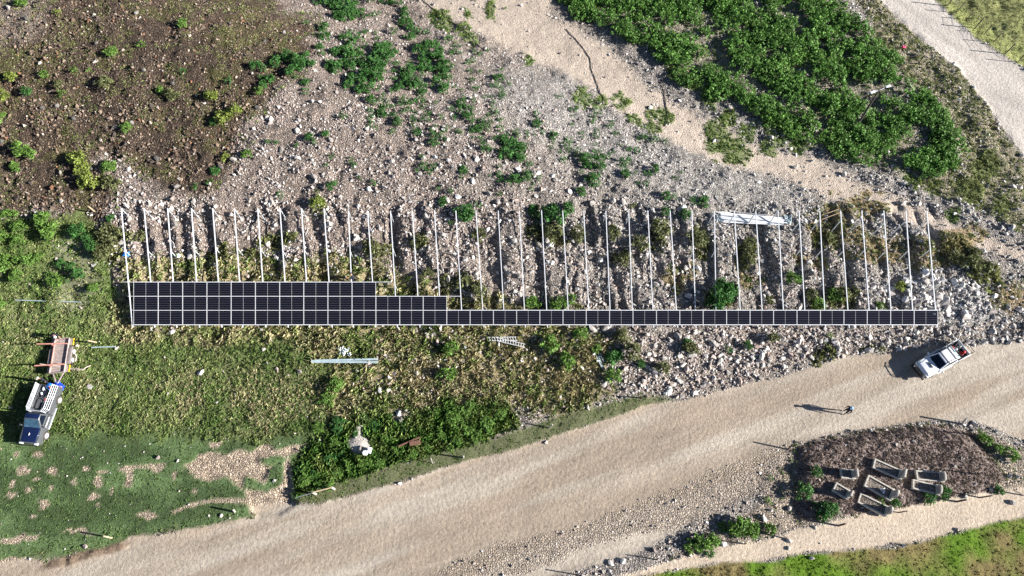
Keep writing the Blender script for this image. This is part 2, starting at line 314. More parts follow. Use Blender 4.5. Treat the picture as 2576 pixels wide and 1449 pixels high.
# ------------------------------------------------------------------ mesh helpers
def raw_mesh(name, V, T, mats, colr=None, smooth=False, mi=None):
    """V (n,3), T (m,3) numpy -> mesh"""
    me = bpy.data.meshes.new(name)
    V = np.asarray(V, np.float32); T = np.asarray(T, np.int32); k = T.shape[1]
    me.vertices.add(len(V)); me.vertices.foreach_set('co', V.ravel())
    me.loops.add(T.size); me.loops.foreach_set('vertex_index', T.ravel())
    me.polygons.add(len(T)); me.polygons.foreach_set('loop_start', np.arange(0, T.size, k, dtype=np.int32))
    me.polygons.foreach_set('loop_total', np.full(len(T), k, np.int32))
    me.polygons.foreach_set('use_smooth', np.full(len(T), smooth))
    if mi is not None: me.polygons.foreach_set('material_index', mi)
    if colr is not None:
        at = me.color_attributes.new('Col', 'FLOAT_COLOR', 'POINT')
        c4 = np.ones((len(V), 4), np.float32); c4[:, :3] = colr; at.data.foreach_set('color', c4.ravel())
    for m_ in (mats if isinstance(mats, (list, tuple)) else [mats]): me.materials.append(m_)
    me.update(); me.validate()
    return me
def add(name, me, parent=None, **kw):
    o = bpy.data.objects.new(name, me); col.objects.link(o)
    if parent: o.parent = parent
    for k, v in kw.items(): o[k] = v
    return o
def thing(name, label, cat, loc=(0, 0, 0), rz=0, group=None):
    o = bpy.data.objects.new(name, None); col.objects.link(o); o.location = loc; o.rotation_euler = (0, 0, rz)
    o.empty_display_size = .3; o['label'] = label; o['category'] = cat
    if group: o['group'] = group
    return o
def tag(o, label, cat, group=None):
    o['label'] = label; o['category'] = cat
    if group: o['group'] = group
    return o
class MB:
    def __init__(s): s.bm = bmesh.new()
    def box(s, c, d, bev=0.0, rot=None, taper=None):
        r = bmesh.ops.create_cube(s.bm, size=1); vs = r['verts']
        for v in vs:
            v.co = Vector((v.co.x * d[0], v.co.y * d[1], v.co.z * d[2]))
            if taper and v.co.z > 0: v.co.x *= taper[0]; v.co.y *= taper[1]
        if bev:
            es = list({e for v in vs for e in v.link_edges})
            rr = bmesh.ops.bevel(s.bm, geom=es, offset=bev, segments=2, profile=.5, affect='EDGES')
            vs = list(set(rr['verts']) | {v for v in vs if v.is_valid})
        mtx = Matrix.Translation(c) @ (rot.to_4x4() if rot else Matrix.Identity(4))
        bmesh.ops.transform(s.bm, matrix=mtx, verts=[v for v in vs if v.is_valid]); return s
    def beam(s, a, b, wd, ht, bev=0):
        a = Vector(a); b = Vector(b); d = b - a; L = d.length; z = d.normalized()
        up = Vector((0, 0, 1)) if abs(z.z) < .95 else Vector((1, 0, 0))
        x = up.cross(z).normalized(); y = z.cross(x)
        R = Matrix((x, y, z)).transposed()
        return s.box((a + b) / 2, (wd, ht, L), bev, R)
    def tube(s, pts, r, n=6, caps=True, r1=None):
        pts = [Vector(p) for p in pts]; rings = []
        for i, p in enumerate(pts):
            d = (pts[min(i + 1, len(pts) - 1)] - pts[max(i - 1, 0)]).normalized()
            up = Vector((0, 0, 1)) if abs(d.z) < .9 else Vector((1, 0, 0))
            x = up.cross(d).normalized(); y = d.cross(x)
            rr = r if r1 is None else r + (r1 - r) * i / (len(pts) - 1)
            rings.append([s.bm.verts.new(p + (x * math.cos(2 * math.pi * k / n) + y * math.sin(2 * math.pi * k / n)) * rr) for k in range(n)])
        for i in range(len(rings) - 1):
            for k in range(n):
                s.bm.faces.new((rings[i][k], rings[i][(k + 1) % n], rings[i + 1][(k + 1) % n], rings[i + 1][k]))
        if caps: s.bm.faces.new(rings[0][::-1]); s.bm.faces.new(rings[-1])
        return s
    def prism(s, prof, y0, y1, fn=None, bev=0, axis='y'):
        """profile in x,z extruded over y"""
        A = [s.bm.verts.new((x, y0, z)) for x, z in prof]; B = [s.bm.verts.new((x, y1, z)) for x, z in prof]
        n = len(prof); s.bm.faces.new(A); s.bm.faces.new(B[::-1])
        for i in range(n): s.bm.faces.new((A[i], B[i], B[(i + 1) % n], A[(i + 1) % n]))
        vs = A + B
        if fn:
            for v in vs: v.co = Vector(fn(v.co))
        if bev:
            es = list({e for v in vs for e in v.link_edges if e.calc_length() > bev * 1.5})
            bmesh.ops.bevel(s.bm, geom=es, offset=bev, segments=2, profile=.5, affect='EDGES', clamp_overlap=True)
        return s
    def hexa(s, P8, bev=0):
        """8 corners: bottom 4 counterclockwise, top 4"""
        v = [s.bm.verts.new(p) for p in P8]
        for f in ((3, 2, 1, 0), (4, 5, 6, 7), (0, 1, 5, 4), (1, 2, 6, 5), (2, 3, 7, 6), (3, 0, 4, 7)): s.bm.faces.new([v[i] for i in f])
        if bev:
            es = list({e for x in v for e in x.link_edges})
            bmesh.ops.bevel(s.bm, geom=es, offset=bev, segments=2, profile=.5, affect='EDGES')
        return s
    def quad(s, p, th=.004):
        p = [Vector(x) for x in p]; n = (p[1] - p[0]).cross(p[2] - p[0]).normalized() * th
        return s.hexa([x - n for x in p] + [x + n for x in p])
    def lathe(s, prof, n=16, axis='y', c=(0, 0, 0)):
        rings = []
        for r, h in prof:
            ring = []
            for k in range(n):
                a = 2 * math.pi * k / n
                p = (r * math.cos(a), h, r * math.sin(a)) if axis == 'y' else (r * math.cos(a), r * math.sin(a), h)
                ring.append(s.bm.verts.new(Vector(p) + Vector(c)))
            rings.append(ring)
        for i in range(len(rings) - 1):
            for k in range(n): s.bm.faces.new((rings[i][k], rings[i][(k + 1) % n], rings[i + 1][(k + 1) % n], rings[i + 1][k]))
        s.bm.faces.new(rings[0][::-1]); s.bm.faces.new(rings[-1]); return s
    def build(s, name, m, parent=None, smooth=None, link=True):
        bmesh.ops.recalc_face_normals(s.bm, faces=s.bm.faces)
        me = bpy.data.meshes.new(name); s.bm.to_mesh(me); s.bm.free()
        for x in (m if isinstance(m, (list, tuple)) else [m]): me.materials.append(x)
        if smooth: me.shade_smooth(); me.set_sharp_from_angle(angle=math.radians(smooth))
        return add(name, me, parent) if link else me
def local(o):
    """recentre a top-level mesh object on the middle of its footprint"""
    me = o.data; n = len(me.vertices); co = np.empty(n * 3, np.float32); me.vertices.foreach_get('co', co); co = co.reshape(-1, 3)
    c = (co.min(0) + co.max(0)) / 2; c[2] = co[:, 2].min()
    me.vertices.foreach_set('co', (co - c).ravel()); me.update(); o.location = Vector([float(x) for x in c]); return o

def scatter(name, protos, P, S, colr, m, rz=None, tilt=.5, cvar=.12, flat=None, seed=1, nrm=None):
    """one joined mesh of many small copies of prototype shapes"""
    r = np.random.default_rng(seed); N = len(P); Vs = []; Ts = []; Cs = []; off = 0
    pick = r.integers(0, len(protos), N); a = r.random(N) * 6.2832 if rz is None else rz
    ax = (r.random(N) - .5) * 2 * tilt; ay = (r.random(N) - .5) * 2 * tilt
    S = np.asarray(S); S3 = S if S.ndim == 2 else np.stack([S, S, S], 1)
    for k, (V, T, pc) in enumerate(protos):
        I = np.nonzero(pick == k)[0]
        if not len(I): continue
        v = V[None] * S3[I][:, None]
        x, y, z = v[..., 0], v[..., 1], v[..., 2]
        ca, sa = np.cos(ax[I])[:, None], np.sin(ax[I])[:, None]; y, z = y * ca - z * sa, y * sa + z * ca
        ca, sa = np.cos(ay[I])[:, None], np.sin(ay[I])[:, None]; x, z = x * ca + z * sa, z * ca - x * sa
        ca, sa = np.cos(a[I])[:, None], np.sin(a[I])[:, None]; x, y = x * ca - y * sa, x * sa + y * ca
        v = np.stack([x, y, z], -1) + P[I][:, None]
        n = V.shape[0]
        Ts.append((T[None] + (off + np.arange(len(I)) * n)[:, None, None]).reshape(-1, T.shape[1]))
        c = colr[I][:, None] * pc[None, :, None] if pc is not None else np.repeat(colr[I][:, None], n, 1)
        Vs.append(v.reshape(-1, 3)); Cs.append(c.reshape(-1, 3)); off += len(I) * n
    me = raw_mesh(name, np.concatenate(Vs), np.concatenate(Ts), m, np.concatenate(Cs))
    return add(name, me)

# ------------------------------------------------------------------ ground
def axis_(a, b, st, far):
    f = np.arange(a, b + st / 2, st)
    e = np.array([1, 3, 7, 15, 40, 90, 200, 400.0]); e = e[e < far]
    return np.concatenate([(a - e)[::-1], f, b + e])
gx = axis_(-64, 64, .2, 500); gy = axis_(-3, 67, .2, 500)
GX, GY = np.meshgrid(gx, gy); fx, fy = GX.ravel(), GY.ravel()
Zn = zones(fx, fy); gz = height(fx, fy)
GZ = gz.reshape(len(gy), len(gx))
def height(X, Y):
    X = np.asarray(X, float); Y = np.asarray(Y, float)
    i = np.clip(np.searchsorted(gx, X) - 1, 0, len(gx) - 2); j = np.clip(np.searchsorted(gy, Y) - 1, 0, len(gy) - 2)
    a = np.clip((X - gx[i]) / (gx[i + 1] - gx[i]), 0, 1); b = np.clip((Y - gy[j]) / (gy[j + 1] - gy[j]), 0, 1)
    return (GZ[j, i] * (1 - a) + GZ[j, i + 1] * a) * (1 - b) + (GZ[j + 1, i] * (1 - a) + GZ[j + 1, i + 1] * a) * b
def mpp(p):
    '''metres per pixel of the wide view at a world point'''
    return (p.y * ST - (p.z - H) * CT) / F
A = lambda *c: np.array(c)
def paint(Z, X, Y):
    px = Z['px']
    n1 = fbm(X, Y, .35, 2, 4)[:, None]; n2 = fbm(X, Y, 1.4, 5, 3)[:, None]
    g = ss(900, 1700, px)[:, None]
    c = A(.30, .245, .21) * (1 - g) + A(.33, .30, .27) * g
    c = c * (.80 + .4 * n1)
    def L(c, k, *v, amt=1.0, var=.3):
        wgt = (Z[k] * amt)[:, None]; v = A(*v) * (1 - var / 2 + var * n2)
        return c * (1 - wgt) + v * wgt
    c = L(c, 'greyrub', .38, .355, .33); c = L(c, 'band', .47, .395, .325, var=.2)
    c = L(c, 'brown', .095, .070, .052, var=.6)
    wb = (Z['brown'] * ss(.55, .62, n1[:, 0]) * .6)[:, None]; c = c * (1 - wb) + A(.12, .11, .045) * wb
    c = L(c, 'palecorner', .27, .225, .185)
    c = L(c, 'dense', .30, .265, .20, amt=.8); c = L(c, 'shoulder', .34, .30, .20, var=.8, amt=.85)
    c = L(c, 'leftgrass', .115, .145, .055, var=.7); c = L(c, 'rubmid', .26, .25, .17, amt=.6); c = L(c, 'dry', .25, .21, .115, var=.7, amt=.85)
    lb_ = ss(.40, .62, fbm(X * .6, Y * 1.6, .35, 7, 3))[:, None]; c = L(c, 'lawn', .082, .125, .052, var=.6) * (1 + (Z['lawn'][:, None] * (lb_ - .4)) * .55)
    c = L(c, 'tall', .05, .075, .02); c = L(c, 'khaki', .125, .135, .07, var=.35)
    c = L(c, 'coarse', .34, .29, .25); c = L(c, 'whiterub', .42, .41, .39)
    c = L(c, 'tan', .32, .225, .12, amt=.75, var=.6); c = L(c, 'scrub', .19, .175, .09, amt=.6, var=.6); c = L(c, 'lowg', .15, .19, .07, amt=.85, var=.6)
    for k in ('d1', 'd2', 'd3', 'd4', 'patch'): c = L(c, k, .47, .375, .285, var=.2)
    # driven road: long soft ruts following its direction
    t = X * .94 + Y * .34; s_ = -X * .34 + Y * .94
    rut = fbm(t * .25, s_ * 1.5, .55, 3, 4)[:, None]; rut2 = fbm(t * .5, s_ * 3, 1.1, 8, 3)[:, None]
    wide = ss(.36, .64, fbm(t * .10, s_ * 1.0, .55, 4, 3))[:, None]
    rc = (A(.33, .27, .21) * (1 - wide) + A(.41, .36, .30) * wide) * (.70 + .36 * rut + .26 * rut2)
    wgt = Z['road'][:, None]; c = c * (1 - wgt) + rc * wgt
    c = L(c, 'pebble', .33, .27, .215, amt=.55)
    c = L(c, 'cemout', .34, .285, .23, var=.5); c = L(c, 'cem', .24, .19, .17, var=.6)
    c = L(c, 'path', .50, .415, .325, var=.2)
    gb = np.clip((fbm(X, Y, .22, 9, 3) - .42) * 5, 0, 1)[:, None]
    bc = A(.19, .155, .065) * (1 - gb) + A(.105, .19, .018) * gb
    wgt = Z['bottom'][:, None]; c = c * (1 - wgt) + bc * (.8 + .4 * n2) * wgt
    t2 = X * .66 - Y * .75; s2 = X * .75 + Y * .66
    r3 = fbm(t2 * .2, s2 * 1.6, .6, 6, 4)[:, None]
    wgt = Z['roadup'][:, None]; c = c * (1 - wgt) + A(.50, .455, .41) * (.75 + .5 * r3) * wgt
    c = L(c, 'verge', .27, .29, .11); c = L(c, 'field', .20, .21, .085, var=.9)
    c = L(c, 'mud', .17, .125, .09, var=.5); c = L(c, 'heap', .46, .42, .38)
    return np.clip(c, .01, .9)
gc = paint(Zn, fx, fy)
grassy = np.clip(Zn['leftgrass'] + Zn['lawn'] + Zn['khaki'] + Zn['dry'] + Zn['tall'] + Zn['bottom'] + Zn['verge'] + Zn['field'] + Zn['lowg'] + .6 * Zn['cem'], 0, 1) * (1 - Zn['road'])
for k in ('d1', 'd2', 'd3', 'd4', 'patch'): grassy = grassy * (1 - Zn[k])
smoothz = np.clip(np.maximum.reduce([Zn['road'] * (1 - .7 * Zn['pebble']), Zn['roadup'], Zn['path'], Zn['band'] * .75, grassy]), 0, 1)
rubw = 1 - smoothz
nx, ny = len(gx), len(gy); idx = np.arange(nx * ny).reshape(ny, nx)
Q = np.stack([idx[:-1, :-1], idx[:-1, 1:], idx[1:, 1:], idx[1:, :-1]], -1).reshape(-1, 4)
fm = lambda k: Zn[k][Q].mean(1)
lab = np.zeros(len(Q), int)
lab[fm('road') > .5] = 1; lab[fm('roadup') > .5] = 2; lab[(fm('path') > .5) & (fm('bottom') < .5)] = 3
lab[(fm('bottom') > .5)] = 4; lab[(fm('leftgrass') > .5) & (lab == 0)] = 5
VG = np.stack([fx, fy, gz], 1)
for k, nm in enumerate(['ground', 'dirt_road', 'gravel_road', 'footpath', 'lower_field', 'meadow_ground']):
    q_ = Q[lab == k]; used = np.unique(q_); mp = np.zeros(nx * ny, np.int64); mp[used] = np.arange(len(used))
    me = raw_mesh(nm, VG[used], mp[q_], M['earth'], gc[used], smooth=True)
    for an, arr in (('rub', rubw), ('grs', grassy)):
        at = me.attributes.new(an, 'FLOAT', 'POINT'); at.data.foreach_set('value', arr[used].astype(np.float32))
    add(nm, me, kind='structure')

# ------------------------------------------------------------------ loose stone and plant prototypes
def hull_rock(seed, n=9):
    r = random.Random(seed); bm = bmesh.new()
    for _ in range(n):
        v = Vector((r.gauss(0, 1), r.gauss(0, 1), r.gauss(0, 1))).normalized() * r.uniform(.8, 1.1)
        bm.verts.new((v.x * 1.0, v.y * .8, v.z * .78))
    bmesh.ops.convex_hull(bm, input=bm.verts); loose = [v for v in bm.verts if not v.link_faces]; bmesh.ops.delete(bm, geom=loose, context='VERTS')
    bmesh.ops.triangulate(bm, faces=bm.faces); bmesh.ops.recalc_face_normals(bm, faces=bm.faces)
    bm.verts.index_update()
    V = np.array([v.co for v in bm.verts]); T = np.array([[v.index for v in f.verts] for f in bm.faces]); bm.free()
    return V, T, None
ROCKS = [hull_rock(i, 9) for i in range(14)]
BIGR = [hull_rock(100 + i, 18) for i in range(10)]

def blades(seed, n, L, wd, spread=1.0, up=.5):
    """grass tuft: thin bent blades, one triangle pair each"""
    r = np.random.default_rng(seed); V = []; T = []; C = []
    for i in range(n):
        a = r.random() * 6.283; l_ = L * (.6 + .8 * r.random()); d = np.array([math.cos(a), math.sin(a)]); s = np.array([-d[1], d[0]]) * wd
        b = (r.random(2) - .5) * spread * L; o = len(V); h = l_ * up * (.5 + r.random() * .8)
        m_ = b + d * l_ * .5; t = b + d * l_
        V += [(b[0] - s[0] / 2, b[1] - s[1] / 2, -.03), (b[0] + s[0] / 2, b[1] + s[1] / 2, -.03), (m_[0], m_[1], h), (t[0], t[1], h * .55)]
        V[-2] = (m_[0] + s[0] / 2, m_[1] + s[1] / 2, h)
        T += [(o, o + 1, o + 2), (o, o + 2, o + 3)]; cc = .65 + .7 * r.random(); C += [cc * .8, cc * .8, cc, cc * 1.1]
    return np.array(V, float), np.array(T), np.array(C)
TUFT = [blades(i, 8, .22, .030) for i in range(8)]
SHORT = [blades(20 + i, 7, .13, .030, 1.6, .45) for i in range(6)]
LONG = [blades(40 + i, 11, .36, .034, .8, .6) for i in range(8)]

def bush_proto(seed, nc=20, nl=28, leaf=.15, hgt=.80, hollow=True):
    """a shrub as leaf-sized faces clumped on branch ends, radius about 1"""
    r = np.random.default_rng(seed); V = []; T = []; C = []
    for c in range(nc):
        a = r.random() * 6.283; rad = math.sqrt(r.random()) * .74
        ctr = np.array([math.cos(a) * rad, math.sin(a) * rad, hgt * (1.05 - .75 * rad * rad) * (.55 + .6 * r.random())])
        cr = .20 + .17 * r.random(); cb = .72 + .65 * r.random()
        for i in range(nl):
            d = r.normal(size=3); d /= np.linalg.norm(d); p = ctr + d * cr * (.5 + .6 * r.random()) * np.array([1, 1, .8])
            p[2] = max(p[2], .02)
            t = r.normal(size=3); t[2] *= .6; t /= np.linalg.norm(t); nrm = d * .8 + r.normal(size=3) * .6; nrm /= np.linalg.norm(nrm)
            s = np.cross(nrm, t); s /= np.linalg.norm(s) + 1e-6; l_ = leaf * (.7 + .7 * r.random())
            o = len(V); V += [p - t * l_ * .6, p + s * l_ * .38, p + t * l_ * .75, p - s * l_ * .38]; T += [(o, o + 1, o + 2, o + 3)]
            cc = cb * (.75 + .5 * r.random()); C += [cc] * 4
    V = np.array(V); 
    return V, np.array(T), np.array(C)
BUSH = [bush_proto(i) for i in range(7)]
BUSHS = [bush_proto(60 + i, 10, 13, .18) for i in range(8)]

def cand(N, seed, names=None, x0=-62, x1=62, y0=-2, y1=66):
    r = np.random.default_rng(seed); X = r.uniform(x0, x1, N); Y = r.uniform(y0, y1, N)
    px, py = project(X, Y, base_h(X, Y)); k = (px > -60) & (px < 2636) & (py > -60) & (py < 1509)
    X, Y = X[k], Y[k]; return X, Y, zones(X, Y, names), np.random.default_rng(seed + 1000)
OFFG = lambda Z: np.clip(1 - Z['road'] - Z['roadup'] - Z['path'], 0, 1)

# stones of the slopes
X, Y, Z, r = cand(360000, 5)
px, py = Z['px'], Z['py']
hillm = ss(-10, 40, 1.0 * (980 - py)) # above the road
veg = np.clip(Z['leftgrass'] + Z['lawn'] + Z['tall'] + Z['khaki'] + Z['bottom'] + Z['verge'] + Z['field'] + .72 * Z['dry'] + .5 * Z['tan'] + .4 * Z['lowg'] + .55 * Z['shoulder'], 0, 1)
clump = ss(.30, .62, fbm(X, Y, .45, 7, 4))
d = OFFG(Z) * (1 - veg) * (.22 + .85 * clump) * (1 - .90 * Z['band']) * (1 - .35 * Z['dense']) * (1 + .4 * Z['greyrub'])
d = np.where(Z['cemout'] > .5, .22 * (1 - .8 * Z['cem']) * (1 - Z['path']), d)
d = np.maximum(d, Z['pebble'] * .55 * (1 - .4 * Z['path'])); d = np.maximum(d, .05 * Z['rubmid'] + .012 * Z['leftgrass'] + .03 * Z['road'] * 0)
d = np.maximum(d, .004 * Z['path'] + .12 * Z['heap']); d = np.maximum(d, .9 * Z['coarse'] * (1 - Z['road'])); d = np.maximum(d, .9 * Z['whiterub'])
d *= .80
keep = r.random(len(X)) < d
X, Y = X[keep], Y[keep]; Z = {k: v[keep] for k, v in Z.items()}; px, py = Z['px'], Z['py']
N = len(X); u = r.random(N)
frame = ((py > 500) & (py < 1000)).astype(float)
sz = .045 + .085 * u ** 2.6 + .045 * frame * u ** 1.5 + .09 * (u > .988) + .05 * (u > .94)
sz = sz * (1 + .12 * Z['coarse'] + .45 * Z['whiterub'] + .05 * Z['brown'] - .45 * Z['pebble'] - .25 * Z['greyrub'] - .2 * (py < 250))
pal = [A(.42, .345, .305), A(.52, .465, .425), A(.30, .245, .215), A(.62, .58, .54), A(.40, .30, .255), A(.46, .42, .395)]
pb = [A(.17, .12, .085), A(.27, .195, .145), A(.09, .07, .058), A(.38, .30, .24), A(.26, .13, .075), A(.50, .44, .38)]
ci = r.choice(6, N, p=[.28, .24, .16, .12, .08, .12]); cj = r.choice(6, N, p=[.36, .22, .26, .09, .04, .03])
CP = np.array(pal)[ci]; CB = np.array(pb)[cj]
gy_ = (ss(1200, 1900, px) * (py < 620) + ss(2000, 2400, px) * (py > 560))[:, None].clip(0, 1)
lum = CP.mean(1, keepdims=True); CPg = CP * (1 - .65 * gy_) + lum * A(1.06, 1.02, .97) * .65 * gy_
cc = CPg * (1 - Z['brown'][:, None]) + CB * Z['brown'][:, None]
cc = cc * (.72 + .5 * r.random((N, 1))) * A(.97, 1.0, 1.03)
cc *= (1 + .2 * Z['whiterub'] + .08 * Z['coarse'])[:, None]
zz = height(X, Y)
P = np.stack([X, Y, zz + sz * .30], 1)
S3 = sz[:, None] * (.8 + .45 * r.random((N, 3)))
order = np.argsort(-sz)
big = order[:300 * 3]; big = big[r.permutation(len(big))[:280]]
mask = np.ones(N, bool); mask[big] = False
o = scatter('rubble', ROCKS, P[mask], S3[mask], cc[mask], M['rock'], tilt=.6, seed=3)
o['kind'] = 'stuff'; tag(o, 'loose broken stones strewn over the slopes and banks', 'rubble')
print('stones', N)
rmats = {}
def rock_mesh(k, c):
    key = (k, round(float(c.mean()), 1))
    if key not in rmats:
        V, T, _ = BIGR[k]; rmats[key] = raw_mesh('rock', V, T, M['rock'], np.tile(np.clip(A(*[round(float(c.mean()) * 10) / 10 * k_ for k_ in (1.08, 1.0, .93)]), .06, .6), (len(V), 1)))
    return rmats[key]
TOPS = [(x / 3) for x in (915, 1087, 1265, 1445, 1605, 1768, 1945, 2112, 2275, 2445)] + [859 + x / 3 for x in (52, 197, 370, 535, 702, 863, 1015, 1183, 1343, 1510, 1670, 1828, 1995, 2168, 2312, 2480)] + [1717 + x / 3 for x in (70, 240, 390, 552, 720, 878, 1035, 1192, 1352, 1518, 1685, 1843)]
ORD = ['first', 'second', 'third', 'fourth', 'fifth', 'sixth', 'seventh', 'eighth', 'ninth', 'tenth', 'eleventh', 'twelfth', 'thirteenth', 'fourteenth', 'fifteenth', 'sixteenth', 'seventeenth', 'eighteenth', 'nineteenth', 'twentieth']
def nth(n):
    if n < 20: return ORD[n]
    t = (n + 1) // 10; u_ = (n + 1) % 10
    return {2: 'twenty', 3: 'thirty', 4: 'forty', 5: 'fifty'}[t] + '-' + ORD[u_ - 1] if u_ else {3: 'thirtieth', 4: 'fortieth', 5: 'fiftieth'}[t]
def region(x, y):
    b = nth(min(range(38), key=lambda j: abs(TOPS[j] - x)))
    if y < 520 and x > 700: return f'uphill of the {b} beam'
    if y < 520: return 'on the brown slope, ' + ('left edge' if x < 130 else 'left half' if x < 380 else 'right half' if x < 620 else 'right border')
    if y < 830 and x < 300: return 'left of the first beam'
    if y < 818 and x < 2365: return f'beside the {b} beam'
    if y < 870 and x >= 2350: return 'past the right panel end'
    if x > 1880 and y > 1050: return 'around the fenced graves'
    if y > 1180 and x > 1500: return 'between road and lower path'
    if y > 1180 and x > 1000: return 'on the pebbly road edge'
    if y < 1010 and x > 1500: return f'on the bank below the {b} beam'
    if y > 1030: return 'in the rank growth by the road'
    return f'in the meadow below the {b} beam'
_cnt = {}
def ordinal(what, x, y):
    k = (what, region(x, y)); n = _cnt.get(k, 0); _cnt[k] = n + 1
    return f'{what} {region(x, y)}' + (f', {nth(n)} from the bottom' if n < 50 else '')
for i in sorted(big, key=lambda i: -py[i]):
    o = add('rock', rock_mesh(int(i) % 10, cc[i])); s = float(sz[i]) * 1.15
    o.location = (P[i][0], P[i][1], P[i][2]); o.scale = (s * random.uniform(.9, 1.3), s * random.uniform(.8, 1.1), s * random.uniform(.8, 1.1))
    o.rotation_euler = (random.uniform(-.4, .4), random.uniform(-.4, .4), random.uniform(0, 6.28))
    t = 'dark brown' if cc[i].mean() < .17 else ('pale' if cc[i].mean() > .38 else 'greyish brown')
    tag(o, ordinal(f'{t} angular rock', px[i], py[i]), 'rock', 'larger rocks on the slopes')
# rocks one can point to, lying alone
for x, y, s, lb in [(2547, 1264, .30, 'pale boulder alone on the sandy path right of the graves'), (1984, 1379, .20, 'white rock on the path below the leaning strut'),
                    (1985, 1361, .26, 'white rock at the foot of the leaning strut'), (2148, 1382, .12, 'small white stone at the grass edge of the path'), (2064, 1367, .10, 'small grey stone in the middle of the path'),
                    (2042, 1404, .22, 'dusty stone below the gravel strip by the path'), (557, 1297, .20, 'round pale boulder on the lawn beside the road'), (526, 1297, .13, 'smaller pale stone left of the round boulder'),
                    (475, 1269, .12, 'white stone at the bend of the narrow dirt track'), (2050, 1328, .18, 'broken pale rock below the cut bank of the graves'), (1374, 1113, .2, 'dark stone on the road edge below the middle post'),
                    (2042, 406, .26, 'boulder on the bare dirt band right of the middle'), (2001, 422, .34, 'white flat rock on the bare dirt band'), (2204, 552, .2, 'white rock uphill of the last beams'),
                    (2077, 444, .18, 'pale rock among weeds under the shrub field'), (2210, 445, .26, 'large pale rock at the lower edge of the shrub field'), (1221, 122, .22, 'white rock at the end of the short hose'), (1253, 123, .14, 'round pale rock on the dirt band'),
                    (1163, 23, .2, 'lone white stone on the upper dirt band'), (896, 643, .28, 'big smooth white stone at the foot of a beam'), (1048, 1140 - 200, .25, 'pair of white stones in the dry grass'), (663, 880, .22, 'pale upright stone in the meadow'),
                    (2105, 866, .3, 'large pale block on the bank below the panels')]:
    p = unp(x, y); V, T, _ = BIGR[int(x) % 10]
    o = add('rock', raw_mesh('rock', V, T, M['rock'], np.tile(A(.52, .48, .43), (len(V), 1)))); o.location = p + Vector((0, 0, s * .25)); o.scale = (s, s, s)
    o.rotation_euler = (0, 0, x); tag(o, lb, 'rock')

# ------------------------------------------------------------------ grass
X, Y, Z, r = cand(620000, 21)
px, py = Z['px'], Z['py']
offd = OFFG(Z)
for k in ('d1', 'd2', 'd3', 'd4', 'patch', 'mud', 'heap'): offd = offd * (1 - Z[k])
gl = Z['leftgrass'] * (1 - Z['lawn']); cl = fbm(X, Y, .8, 3, 3); cl2 = fbm(X, Y, .28, 9, 3)
hillside = np.clip(Z['tan'] * .5 + Z['scrub'] * .6 + Z['lowg'] * .5 + Z['shoulder'] * .3 + Z['dense'] * .12, 0, 1)
brn = Z['brown'] * ss(.44, .62, cl) * .55
dn = np.clip(np.maximum.reduce([gl * .60 * (1 - .5 * Z['rubmid']), Z['dry'] * (.25 + .6 * cl), Z['tall'] * 1.0, hillside * (.3 + cl), brn, .04 * Z['cemout'], .35 * Z['field'], .25 * Z['verge'], .22 * Z['bottom'], .95 * Z['cem'], .30 * Z['lawn'], .22 * Z['khaki']]), 0, 1) * offd * .58
keep = r.random(len(X)) < dn
X, Y = X[keep], Y[keep]; Z = {k: v[keep] for k, v in Z.items()}; px, py = Z['px'], Z['py']; cl = cl[keep]; cl2 = cl2[keep]; N = len(X)
green = A(.115, .205, .05); lime = A(.25, .33, .10); strawc = A(.52, .46, .28); olive = A(.24, .23, .105); lush = A(.11, .235, .045); brownd = A(.24, .185, .165)
def mixc(a, b, t): return a * (1 - t[:, None]) + b * t[:, None]
rr = r.random(N)
dryp = np.exp(-(((px - 620) / 240) ** 2 + ((py - 1010) / 75) ** 2)) * ss(.36, .6, fbm(X, Y, .5, 6, 3)) * 1.3 + .5 * gl[keep] * ss(.5, .7, fbm(X, Y, .35, 1, 3))
c = mixc(np.tile(green, (N, 1)), np.tile(lime, (N, 1)), np.clip(rr * 1.2 + (cl - .5) * 2, 0, 1))
ds = np.clip(Z['dry'] * .95 * (ss(.38, .66, 1 - cl2 + (r.random(N) - .5) * .75)) + dryp * .9 * (r.random(N) > .35) + Z['tan'] * .9 * (rr > .3) + gl[keep] * .22 * (rr > .72), 0, 1)
c = mixc(c, np.tile(strawc, (N, 1)), ds)
c = mixc(c, np.tile(A(.32, .32, .16), (N, 1)), Z['shoulder'] * .6); c = mixc(c, np.tile(olive, (N, 1)), np.clip(Z['scrub'] * .7 + Z['field'] * .6 + Z['brown'] * .5, 0, .85))
lt = fbm(X, Y, 1.1, 2, 2); c = mixc(c, np.tile(lush, (N, 1)), Z['tall'] * ss(.62, .42, lt) * .9); c = mixc(c, mixc(np.tile(brownd, (N, 1)), np.tile(A(.42, .35, .30), (N, 1)), r.random(N) ** 2), Z['cem'] * .95)
c = mixc(c, np.tile(A(.26, .30, .10), (N, 1)), Z['verge'] * .8); c = mixc(c, np.tile(A(.11, .185, .06), (N, 1)), Z['lawn'] * .8)
gb = np.clip((fbm(X, Y, .22, 9, 3) - .42) * 5, 0, 1); bcol = mixc(np.tile(A(.21, .17, .07), (N, 1)), np.tile(A(.12, .22, .02), (N, 1)), gb)
c = c * (1 - Z['bottom'][:, None]) + bcol * Z['bottom'][:, None]
c = c * (.7 + .6 * r.random((N, 1)))
zz = height(X, Y); P = np.stack([X, Y, zz], 1)
s = (.55 + .55 * r.random(N)) * (1 - .35 * Z['cem'])
isS = (Z['lawn'] + Z['khaki'] + Z['bottom'] + Z['field'] + Z['verge'] + Z['brown'] > .5); isL = ((Z['tall'] > .5) & (rr > .35)) | ((Z['dry'] > .5) & (rr > .72)) | ((Z['scrub'] > .5) & (rr > .6)); isL &= ~isS
isM = ~isS & ~isL
